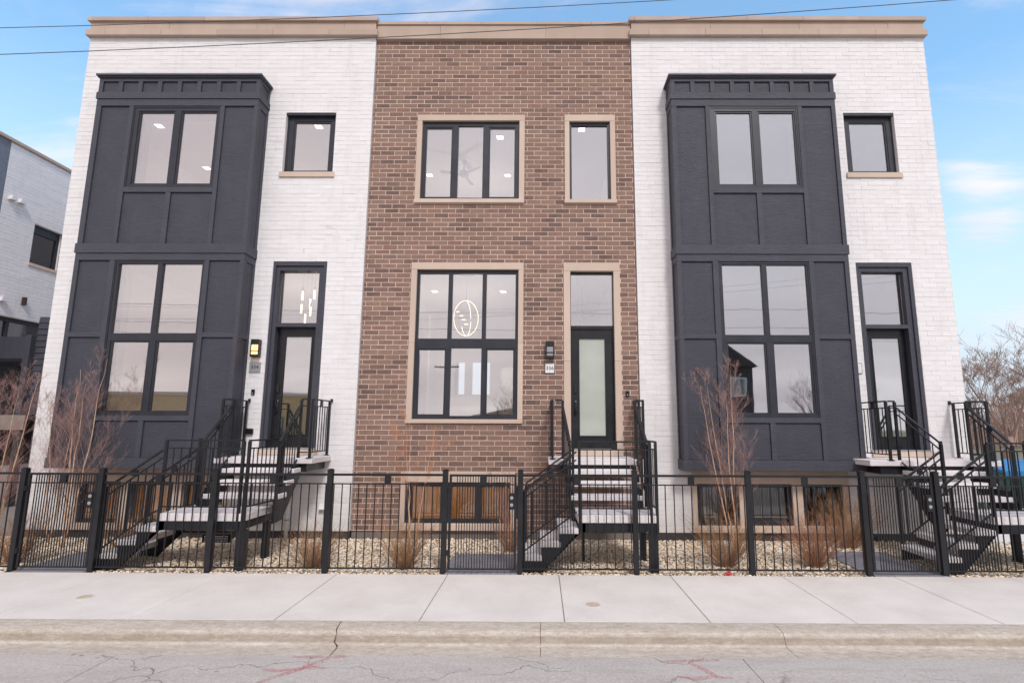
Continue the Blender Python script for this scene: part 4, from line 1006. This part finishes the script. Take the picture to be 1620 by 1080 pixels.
# ================================================================== PLANTS
def branch(mb, p, d, L, r, rng, depth, twigs, spread=.5, up=.25, nseg=4, sides=5, kids=(2,4), rmin=.0011):
    pts = [Vector(p)]; rad = [r]; d = Vector(d).normalized()
    for i in range(nseg):
        d = (d + Vector((rng.gauss(0,.09), rng.gauss(0,.09), rng.gauss(0,.05)+up*.12))).normalized()
        pts.append(pts[-1]+d*L/nseg); rad.append(max(r*(1-.75*(i+1)/nseg), rmin*.8))
    mb.tube(pts, rad, sides, False)
    if depth <= 0: return
    for k in range(rng.randint(*kids)):
        t = rng.uniform(.25, .95); i = min(int(t*nseg), nseg-1); f = t*nseg-i
        q = pts[i].lerp(pts[i+1], f); rr = rad[i]*(1-f)+rad[i+1]*f
        a = rng.uniform(0, 2*math.pi); side = Vector((math.cos(a), math.sin(a), rng.uniform(.1,.6)))
        nd = (pts[i+1]-pts[i]).normalized()*(1-spread)+side.normalized()*spread
        branch(twigs, q, nd, L*rng.uniform(.42,.68), max(rr*.55, rmin), rng, depth-1, twigs, spread, up, 3, 3, kids, rmin)
M['birch'] = m_bark('tan_birch_bark', [(0, srgb(176,138,112)), (.45, srgb(214,182,156)), (.6, srgb(200,150,110)), (1, srgb(150,104,80))], 9)
M['twig'] = m_bark('red_twigs', [(0, srgb(134,100,96)), (.5, srgb(160,126,118)), (1, srgb(188,160,148))], 5)
M['twigo'] = m_bark('orange_twigs', [(0, srgb(172,110,76)), (.5, srgb(190,128,92)), (1, srgb(160,96,72))], 5)
M['shrub'] = m_bark('brown_shrub_stems', [(0, srgb(126,94,68)), (.5, srgb(158,120,88)), (1, srgb(182,146,112))], 4)
M['shrubr'] = m_bark('rust_shrub_stems', [(0, srgb(140,98,74)), (.5, srgb(168,122,94)), (1, srgb(188,150,122))], 4)
M['oak'] = m_bark('grey_brown_bark', [(0, srgb(116,94,84)), (.5, srgb(146,120,108)), (1, srgb(170,146,132))], 3)
def birch(x, y, h, stems, seed, label, twmat='twig', tr=.017, tw=(11,15), leans=None):
    rng = random.Random(seed); root = thing('birch_sapling', label, 'sapling', (x, y, 0), 'multi-stem saplings in the gravel bed')
    tws = MB()
    for k in range(stems):
        a = k*2*math.pi/stems + rng.uniform(-.4,.4); lean = rng.uniform(.05,.16)
        dx, dy = math.cos(a)*lean*1.2, math.sin(a)*lean*.7
        if leans: dx = leans[k]
        hh = h*rng.uniform(.84,1.0); n = 12; pts = []; rad = []; wx = 0
        for i in range(n+1):
            t = i/n; wx += rng.gauss(0,.012)
            pts.append(Vector((x+dx*hh*(t**.75)+wx, y+dy*hh*(t**.8)+rng.gauss(0,.008), -.04+hh*t))); rad.append(max(tr*(1-t)**.8*rng.uniform(.92,1.08), .0016))
        part('trunk', MB().tube(pts, rad, 7), M['birch'], root, True)
        for i in range(rng.randint(*tw)):
            t = rng.uniform(.10,.97)**.9; j = min(int(t*n), n-1); q = pts[j].lerp(pts[j+1], t*n-j)
            b = rng.uniform(0, 2*math.pi); d = Vector((math.cos(b)*.8, math.sin(b)*.6, rng.uniform(.7,1.6)))
            branch(tws, q, d, (1.05-t*.75)*h*.30*rng.uniform(.6,1.25), .0052*(1.15-t), rng, 3, tws, .40, .45, 5, 4, (3,5))
    o = part('twigs', tws, M[twmat], root); tag(o, kind='stuff')
birch(-8.62, -.95, 3.5, 3, 11, 'birch sapling with pale trunks before the left bay', leans=(.10,-.06,.03))
birch(-9.75, -1.25, 3.2, 4, 25, 'reddish sapling clump left of the left gate near the photo edge')
birch(-9.2, -.6, 2.9, 2, 37, 'thin sapling against the white corner of the leftmost house', tw=(6,9))
birch(3.52, -1.0, 3.45, 4, 41, 'birch sapling before the charcoal bay of the rightmost house', tw=(8,11), leans=(-.19,-.10,.01,-.04))
birch(-2.3, -1.1, 2.55, 3, 55, 'slender orange sapling before the basement window of the brown house', 'twigo', .012, (4,6))
birch(-.62, -.75, 1.5, 4, 61, 'low red-stemmed sapling beside the middle stairs', 'twig', .008, (5,8))
birch(-11.2, -1.5, 2.9, 3, 77, 'sapling clump standing at the far left behind the fence')
def shrub(x, y, h, w, n, seed, label, mat='shrub'):
    rng = random.Random(seed); root = thing('bare_shrub', label, 'shrub', (x, y, 0), 'leafless shrubs behind the fence')
    mb = MB()
    for i in range(int(n*.85)):
        a = rng.uniform(0, 2*math.pi); s = rng.random()**.6; e = w*1.45*s*rng.uniform(.7,1.25)
        d = Vector((math.cos(a)*e, math.sin(a)*e*.8, h*rng.uniform(.5,1.08)*(1-.22*s))); b = .08*rng.random()
        p0 = Vector((x+math.cos(a)*b, y+math.sin(a)*b, -.03)); pts = [p0]; w1, w2 = rng.gauss(0,.02), rng.gauss(0,.02)
        for k in range(1, 6):
            t = k/5; pts.append(p0+Vector((d.x*t**.92+w1*math.sin(t*5), d.y*t**.92+w2*math.sin(t*4), d.z*t))+Vector((rng.gauss(0,.007), rng.gauss(0,.007), 0)))
        mb.tube(pts, [.0040,.0035,.0029,.0023,.0017,.0010], 3, False)
        for k in range(rng.randint(3,7)):
            j = rng.randint(1,4); q = pts[j].lerp(pts[j+1], rng.random()); dd = (d.normalized()*.8+Vector((rng.gauss(0,.42), rng.gauss(0,.42), .2)))
            L = h*rng.uniform(.10,.28); m = q+dd*L*.5+Vector((rng.gauss(0,.01), rng.gauss(0,.01), 0)); mb.tube([q, m, q+dd*L], [.0020,.0015,.0009], 3, False)
    o = part('stems', mb, M[mat], root); tag(o, kind='stuff')
    part('root_crown', MB().lathe((x, y, -.04), [(.07,0),(.05,.04),(.02,.07)], 8), M[mat], root)
shrub(-3.61,-2.12,.66,.36,150,1,'olive-brown shrub behind the fence before the white strip of the leftmost house')
shrub(-2.14,-2.18,.78,.36,170,2,'brown shrub behind the fence left of the middle gate')
shrub(-.55,-1.05,.75,.25,90,3,'rust-red shrub between the middle gate and the middle stairs','shrubr')
shrub(2.98,-2.0,.85,.42,190,4,'large brown shrub at the foot of the right birch')
shrub(4.42,-1.98,.92,.44,200,5,'reddish shrub behind the fence before the right basement window','shrubr')
shrub(5.72,-.62,1.10,.42,190,6,'tall olive shrub beside the paved path of the rightmost house')
shrub(-8.45,-2.05,.85,.42,150,8,'brown shrub just left of the left gate')
shrub(-9.7,-1.9,.8,.4,130,9,'brown shrub at the left photo edge')
shrub(-7.55,-.9,.7,.35,110,10,'sparse shrub seen through the left gate')
def leaves():
    rng = random.Random(12); mb = MB(); spots = [(-3.6,-2.1),(-2.1,-2.2),(-.55,-1.05),(2.98,-2.0),(4.42,-2.0),(5.72,-.7),(-8.4,-2.0),(1.2,-1.7),(7.6,-1.9),(-5.2,-1.9)]
    for i in range(620):
        c = rng.choice(spots); x, y = c[0]+rng.gauss(0,.38), min(max(c[1]+rng.gauss(0,.32), -2.56), -.1)
        a = rng.uniform(0, 6.28); L = rng.uniform(.012,.028); w = L*.45; z = rng.uniform(-.004,.010); n = len(mb.v); ca, sa = math.cos(a), math.sin(a)
        for u, v, h in ((-L,0,0),(0,-w,rng.uniform(0,.008)),(L,0,rng.uniform(0,.012)),(0,w,rng.uniform(0,.008))): mb.v.append((x+u*ca-v*sa, y+u*sa+v*ca, z+h))
        mb.f.append((n,n+1,n+2,n+3))
    t = NT('dry_leaf'); rd = t.n('ShaderNodeNewGeometry').outputs['Random Per Island']
    o = obj('leaf_litter', mb, t.out(t.ramp(rd, [(0, srgb(96,62,40)), (.5, srgb(136,88,58)), (1, srgb(166,122,86))]), .8)); tag(o, 'dry brown leaves scattered over the gravel under the shrubs', 'leaf litter', kind='stuff')
leaves()
def big_tree(x, y, h, seed, label, tr=.32, group='bare trees beyond the houses', cat='tree', kids=(3,5), depth=5, base=0.):
    rng = random.Random(seed); root = thing('bare_tree', label, cat, (x, y, base), group); tw = MB()
    n = 4; pts = [Vector((x,y,base-.1))]; rad = [tr]
    for i in range(n): pts.append(pts[-1]+Vector((rng.gauss(0,.12), rng.gauss(0,.1), h*.32/n))); rad.append(tr*(1-.1*(i+1)))
    part('trunk', MB().tube(pts, rad, 9), M['oak'], root, True)
    for k in range(9):
        a = k*2*math.pi/9+rng.uniform(-.4,.4); d = Vector((math.cos(a)*.85, math.sin(a)*.6, rng.uniform(.7,1.3)))
        branch(tw, pts[-1]-Vector((0,0,rng.uniform(0,.6))), d, h*.46*rng.uniform(.75,1.15), tr*.36, rng, depth, tw, .5, .3, 5, 5, kids, .006)
    o = part('branches', tw, M['oak'], root); tag(o, kind='stuff')
big_tree(20.9, 14.0, 5.9, 5, 'spreading bare tree beyond the right house', .22, depth=5, kids=(3,4))
big_tree(24.6, 13.5, 7.6, 9, 'taller bare tree reaching in at the right photo edge', .26, depth=4, kids=(3,4))
for i, (x, y, h) in enumerate(((31,34,6.5),(38,38,7.5),(45,42,6.8))):
    big_tree(x, y, h, 20+i, ['distant bare tree low behind the spreading tree','distant bare tree beyond the dumpster','farthest bare tree on the right horizon'][i], .2, depth=3)

def far_woods():
    rng = random.Random(4); mb = MB()
    for i in range(1500):
        x = rng.uniform(24, 110); y = rng.uniform(46, 62); h = rng.uniform(3.0, 6.2)*(1+.25*math.sin(x*.35)); a = rng.gauss(0, .35)
        mb.tube([(x,y,-.1),(x+a*.5,y,h*.5),(x+a*1.6+rng.gauss(0,.3),y,h)], [.07,.05,.015], 3, False)
        for k in range(4):
            z = h*rng.uniform(.25,.9); b = rng.gauss(0,1); mb.tube([(x+a*.6*z/h,y,z),(x+b,y+rng.gauss(0,.5),z+rng.uniform(.4,1.5))], [.04,.012], 3, False)
    o = obj('far_woods', mb, M['oak']); tag(o, 'band of distant brown bare woods on the right horizon', 'woods', kind='stuff')
far_woods()

# ================================================================== LEFT NEIGHBOUR
def neighbour():
    X = -15.5
    root = thing('neighbour_house', 'white brick neighbour house seen from the side at the left edge', 'house', (X, 3.0, 0))
    # body as a wall in its own YZ plane, turned to face +x
    def wall(name, y0, y1, z0, z1, holes, mat, depth=.2, xo=0.):
        mb = MB().holed(y0, y1, z0, z1, 0, depth, holes)
        mb.v = [(X+xo-v[1], v[0], v[2]) for v in mb.v]; return part(name, mb, mat, root, fix=True)
    win = (4.62, 5.60, 7.03, 8.25); low = (2.6, 5.75, 1.0, 5.27)
    wall('mortar_wall', 3.0, 14, -.3, 10.36, [win, low], M['wmortar'], .2, -.006)
    rng = random.Random(5); mb = MB()
    for r in range(int((10.36-BZ0)/BH)):
        za, zb = BZ0+r*BH+.003, BZ0+(r+1)*BH-.003
        k = -1
        while True:
            ya = 3.55+(k+.5*(r % 2))*BL+.003; yb = ya+BL-.006; k += 1
            if ya > 9.0: break
            ya = max(ya, 3.553)
            for h in (win, low):
                if h[2] < zb and h[3] > za:
                    if ya < h[0] < yb: yb = h[0]
                    elif ya < h[1] < yb: ya = h[1]
                    elif h[0] <= ya and yb <= h[1]: yb = ya
            if yb-ya < .02: continue
            mb.box(X-.05, X+rng.uniform(-.002,.002), ya, yb, za, zb, .0035)
    o = part('brickwork', mb, M['white'], root); tag(o, kind='stuff')
    wall('grey_corner_panel', 2.6, 3.545, 5.6, 10.36, [], m_simple('grey_panel', (116,122,134), .7, .1), .2, .0)
    wall('coping', 2.5, 14, 10.362, 10.45, [], M['cornice'], .35, .06)
    part('body', MB().box(X-9, X-.21, 3.0, 14, -.3, 10.3), M['wmortar'], root)
    def nwin(y0, y1, z0, z1, panes, dx=-.10):
        mb = MB().holed(y0+.004, y1-.004, z0+.004, z1-.004, 0, .07, [p for p in panes]); mb.v = [(X+dx-v[1], v[0], v[2]) for v in mb.v]
        w = part('window', mb, M['frame'], root, fix=True)
        for (a,b,c,d) in panes: part('pane', MB().box(X+dx-.045, X+dx-.04, a, b, c, d), M['glassdark'], w)
    nwin(*win, [(4.70,5.50,7.10,8.0)])
    part('window_shade', MB().box(X-.20, X-.195, 4.6, 5.6, 7.88, 8.0), M['whiteplastic'], root)
    part('sill_stone', MB().box(X-.09, X+.03, 4.58, 5.66, 6.93, 7.027, .004), M['stone'], root)
    nwin(2.6, 5.75, 4.0, 5.27, [(2.7,4.30,4.05,5.15),(4.40,5.45,4.05,5.15)])
    part('garage_recess', MB().box(X-.205, X-.20, 2.6, 5.75, 1.0, 3.99), M['found'], root)
    for y, z in ((3.775,8.70),(4.05,8.71),(3.95,5.72)):
        part('wall_vent', MB().prism([(y-.09,z-.05),(y+.09,z-.05),(y+.07,z+.07),(y-.07,z+.07)], 'x', X+.001, X+.13), M['whiteplastic'], root, fix=True)
    part('wall_light', MB().box(X+.001, X+.10, 4.56, 4.64, 5.70, 5.94, .006), m_simple('bronze_fixture', (66,40,42), .5, .1), root)
    # balcony facing the street, in the gap between the houses
    bx0, bx1, by = -17.5, -14.30, 4.0
    dk = part('balcony', MB().box(bx0, bx1, by, 9, 2.33, 2.42), M['found'], root)
    part('fascia_beam', MB().box(bx0, bx1+.0, by-.06, by-.001, 2.03, 2.44, .004), m_simple('beige_beam', (150,138,128), .8, .1), dk)
    x = bx0
    while x < bx1-.42:
        part('privacy_board', MB().box(x, x+.195, by+.06, by+.085, 3.95, 4.66, .003), M['board'], dk); x += .20
    part('privacy_board', MB().box(bx0, bx1-.42, by+.09, by+.12, 3.90, 3.96), M['board'], dk)
    part('corner_post', MB().box(bx1-.36, bx1-.20, by-.0, by+.14, 2.443, 4.70, .004), M['board'], dk)
    part('railing', MB().box(bx0, bx1-.4, by-.02, by+.01, 3.98, 4.02).box(bx0, bx1-.4, by-.02, by+.01, 3.84, 3.86).box(bx0, bx1-.4, by-.02, by+.01, 2.52, 2.54), M['metal'], dk)
    x = bx0+.05
    while x < bx1-.42:
        part('baluster', MB().box(x-.008, x+.008, by-.013, by+.003, 2.541, 3.839), M['metal'], dk); x += .12
    for k in range(16):
        z = 2.46+k*.175
        part('siding_board', MB().prism([(by+.16,z),(by+.20,z),(by+.20,z+.172),(by+.185,z+.172)], 'x', bx1-.2, bx1+.55), M['board'], dk, fix=True)
    for x in (bx1-.2, -16.2): part('carport_post', MB().box(x-.08, x+.08, by+.0, by+.16, -.05, 2.028), M['found'], dk)
    part('carport_back', MB().box(bx0, bx1+.5, by+2.6, by+2.7, -.05, 2.03), M['found'], dk)
neighbour()

# ================================================================== RIGHT BACKGROUND
def dumpster():
    root = thing('dumpster', 'green dumpster with blue lids behind the right stairs', 'dumpster', (11.75, 3.0, 0))
    g = m_simple('green_steel', (58,104,98), .55, .12, .4, 4); bl = m_simple('blue_lid', (52,126,182), .5, .1, .5, 6)
    x0, x1, y0, y1 = 11.75, 14.0, 3.0, 4.3
    part('bin_body', MB().prism([(y0,.15),(y1,.15),(y1,1.28),(y0,1.05)], 'x', x0, x1), g, root, fix=True)
    for x in (x0+.35, x0+1.1, x0+1.85): part('bin_rib', MB().box(x-.03, x+.03, y0-.035, y0-.001, .2, 1.0), g, root)
    part('fork_pocket', MB().box(x0-.10, x0-.001, y0+.3, y1-.3, .5, .68), g, root)
    for a, b in ((x0-.02, (x0+x1)/2-.012), ((x0+x1)/2+.012, x1+.02)):
        part('lid', MB().prism([(y0-.05,1.055),(y1,1.295),(y1,1.335),(y0+.6,1.27),(y0-.05,1.12)], 'x', a, b), bl, root, fix=True)
        part('lid_front', MB().box(a, b, y0-.075, y0-.051, .93, 1.12, .006), bl, root)
    for x in (x0+.15, x1-.15): part('caster', MB().tube([(x-.03,y0+.15,.06),(x+.03,y0+.15,.06)], .08, 12), M['plastic'], root)
dumpster()
def mesh_fence():
    root = thing('screen_fence', 'dark green screened fence behind the dumpster at right', 'fence', (8.9, 2.4, 0))
    s = m_simple('green_screen', (52,70,64), .9, .2, .1, 12)
    for i in range(6):
        x = 9.0+i*1.8; part('screen_panel', MB().box(x+.03, x+1.77, 2.5, 2.512, .02, .98), s, root)
        part('screen_post', MB().tube([(x,2.506,-.05),(x,2.506,1.03)], .025, 8), M['plate'], root)
    part('screen_rail', MB().tube([(9,2.506,1.0),(19.8,2.506,1.0)], .018, 6), M['plate'], root)
mesh_fence()
def far_shop():
    root = thing('corner_shop', 'low far building with a red awning just past the right edge', 'building', (44, 25, 0))
    w = m_simple('pale_stucco', (200,188,180), .9, .1); rf = m_simple('grey_roof', (150,140,140), .9, .1); rd = m_simple('red_band', (196,58,56), .7, .05)
    part('wall', MB().box(44, 62, 25, 36, -.1, 2.6), w, root); part('roof', MB().prism([(24.4,2.605),(36.4,2.605),(30.5,3.4)], 'x', 43.5, 62.5), rf, root, fix=True)
    part('awning', MB().prism([(24.9,2.2),(23.4,1.6),(23.4,1.45),(24.9,1.45)], 'x', 44.3, 61), rd, root, fix=True)
    for k in range(4):
        f = part('window', MB().box(45+k*3.4, 47+k*3.4, 24.93, 24.998, .7, 1.9), M['frame'], root); part('pane', MB().box(45.1+k*3.4, 46.9+k*3.4, 24.92, 24.929, .8, 1.8), M['glassdark'], f)
far_shop()

# ================================================================== WIRES
def wire(p, q, sag, r, label, n=24):
    p, q = Vector(p), Vector(q); pts = []
    for i in range(n+1):
        t = i/n; v = p.lerp(q, t); v.z -= sag*4*t*(1-t); pts.append(v)
    root = thing('overhead_wire', label, 'wire', p, 'overhead wires')
    part('cable', MB().tube(pts, r, 5), M['plastic'], root)
def para(x0, x1, a, b, c, r, label):
    pts = [(x0+(x1-x0)*k/40, -6.5, a+b*(x0+(x1-x0)*k/40)+c*(x0+(x1-x0)*k/40)**2) for k in range(41)]
    root = thing('overhead_wire', label, 'wire', pts[0], 'overhead wires over the kerb'); part('cable', MB().tube(pts, r, 5), M['cable'], root)
M['cable'] = m_simple('weathered_grey_cable', (92,92,100), .7, .1)
para(-22, 22, 6.143, .058, .0030, .0034, 'upper overhead wire crossing the sky above the roofs')
para(-22, 22, 5.9166, .0665, .0026, .0038, 'lower overhead wire crossing in front of the cornices')
M['wood'] = m_bark('pole_wood', [(0, srgb(84,68,56)), (.5, srgb(112,92,76)), (1, srgb(130,110,92))], 5)
def pole(x, y, h, label, ang=0):
    root = thing('utility_pole', label, 'utility pole', (x, y, 0), 'wooden utility poles outside the frame'); c, s = math.cos(ang), math.sin(ang)
    part('pole_shaft', MB().tube([(x,y,-.2),(x,y,h)], [.17,.12], 10), M['wood'], root, True)
    part('crossarm', MB().bar((x-1.2*c,y-1.2*s+.16,h-.5),(x+1.2*c,y+1.2*s+.16,h-.5), .09, .12), M['wood'], root)
    for k in (-1.1,-.6,.6,1.1): part('insulator', MB().lathe((x+k*c,y+k*s+.16,h-.44), [(.03,0),(.05,.04),(.03,.1)], 8), M['plate'], root)
pole(-22.2, -6.4, 6.9, 'wooden utility pole far left of the frame'); pole(22.2, -6.4, 9.4, 'wooden utility pole far right of the frame')

# ================================================================== ACROSS THE STREET (seen mirrored in the panes)
def across():
    tan = m_simple('tan_brick_far', (218,178,132), .9, .12, .2, 3); drk = m_simple('dark_siding', (70,66,68), .8, .1)
    root = thing('opposite_building', 'long tan brick building across the street, mirrored in the left bay panes', 'building', (-45, -34, 0))
    part('wall', MB().box(-48, -19, -44, -34, -.1, 4.6), tan, root); part('parapet', MB().box(-48.1, -18.9, -34.1, -33.8, 4.61, 4.85), M['stone'], root)
    for k in range(7):
        f = part('window', MB().box(-46+k*3.8, -44.2+k*3.8, -33.99, -33.92, 1.2, 2.9), M['frame'], root); part('pane', MB().box(-45.9+k*3.8, -44.3+k*3.8, -33.915, -33.91, 1.3, 2.8), M['glassdark'], f)
    root = thing('opposite_house', 'dark gabled house across the street, mirrored in the right bay pane', 'house', (12, -27, 0))
    part('wall', MB().box(10.8, 15.0, -37, -28, -.1, 6.4), drk, root)
    part('roof', MB().prism([(10.5,6.4),(15.3,6.4),(12.9,8.2)], 'y', -37.5, -27.6), M['found'], root, fix=True)
    for x, z in ((11.3,1.5),(13.3,1.5),(11.3,4.3),(13.3,4.3)):
        f = part('window', MB().box(x, x+1.2, -27.99, -27.92, z, z+1.3), M['whiteplastic'], root); part('pane', MB().box(x+.1, x+1.1, -27.915, -27.91, z+.1, z+1.2), M['glassdark'], f)
    root = thing('opposite_garage', 'low tan garage across the street, mirrored in the middle window', 'building', (-8, -42, 0))
    part('wall', MB().box(-8, 8, -52, -44, -.1, 3.0), tan, root); part('roof', MB().prism([(-8.4,3.0),(8.4,3.0),(0,4.3)], 'y', -52.4, -43.6), M['found'], root, fix=True)
    for x in (-6.5,-1,4): part('garage_door', MB().box(x, x+2.6, -43.99, -43.93, 0, 2.2), M['whiteplastic'], root)
    pole(-8.9, -40, 8.2, 'wooden utility pole across the street, mirrored in the middle window', .1)
    for i, (x, y, h) in enumerate(((-14,-38,7),(-2.5,-36,6.2),(5,-33,6.5),(24,-36,7.5),(30,-44,8))):
        big_tree(x, y, h, 50+i, ['bare tree across the street beside the tan building','bare tree across the street before the garage','bare tree across the street left of the dark house','bare tree across the street right of the dark house','bare tree across the street farthest right'][i], .18, 'bare trees across the street', depth=3)
    for i, (z, y) in enumerate(((8.0,-19.5),(7.4,-19.6),(9.0,-19.4))):
        wire((-40,y,z+.3), (40,y,z), .5, .010, ['highest wire across the street mirrored in the panes','lowest wire across the street mirrored in the panes','middle wire across the street mirrored in the panes'][[1,2,0][i]])
across()

# ================================================================== SPRAY-PAINTED UTILITY MARKS ON THE STREET
def marks():
    t = NT('faded_red_spray'); p = t.pos(); n = t.noise(p, 38, 6, .8); n2 = t.noise(p, 6, 3)
    t.b.inputs['Base Color'].default_value = srgb(204,118,120); t.b.inputs['Roughness'].default_value = .9
    a = t.math('MULTIPLY', t.rng(n, .38, .66, 0, .72), t.rng(n2, .3, .6, .35, 1)); t.L.new(a, t.b.inputs['Alpha'])
    road_z = lambda y: float(np.interp(-y, [5.19,6.2,8,10], [-.118,-.10,-.06,-.035]))
    def strip(pts, w, parent):
        mb = MB()
        for i, (x, y) in enumerate(pts):
            a = pts[max(i-1,0)]; b = pts[min(i+1,len(pts)-1)]; dx, dy = b[0]-a[0], b[1]-a[1]; L = math.hypot(dx,dy); ww = w*(1 if 0 < i < len(pts)-1 else .5)
            for s in (-1,1):
                X, Y = x-dy/L*ww/2*s, y+dx/L*ww/2*s; mb.v.append((X, Y, road_z(Y)+.004))
        mb.f = [(2*i,2*i+1,2*i+3,2*i+2) for i in range(len(pts)-1)]
        part('painted_stroke', mb, t.m, parent, fix=True)
    m1 = thing('utility_mark', 'faded red spray arrow on the street at the kerb crack', 'road marking', (-2.2,-5.3,-.11), 'red utility marks')
    strip([(-2.50,-5.23),(-2.3,-5.225),(-2.05,-5.215),(-1.93,-5.215)], .065, m1)
    strip([(-2.12,-5.24),(-2.22,-5.38),(-2.32,-5.55),(-2.47,-5.70),(-2.58,-5.86)], .075, m1)
    strip([(-2.66,-5.52),(-2.5,-5.56),(-2.36,-5.52),(-2.15,-5.46),(-2.06,-5.50)], .065, m1)
    m2 = thing('utility_mark', 'faded red spray mark on the street before the right birch', 'road marking', (1.6,-5.4,-.11), 'red utility marks')
    strip([(1.20,-5.29),(1.45,-5.27),(1.68,-5.26),(1.80,-5.24)], .065, m2)
    strip([(1.48,-5.30),(1.56,-5.42),(1.62,-5.55),(1.66,-5.62)], .075, m2)
    strip([(1.28,-5.62),(1.45,-5.68),(1.62,-5.62),(1.80,-5.66)], .065, m2)
marks()
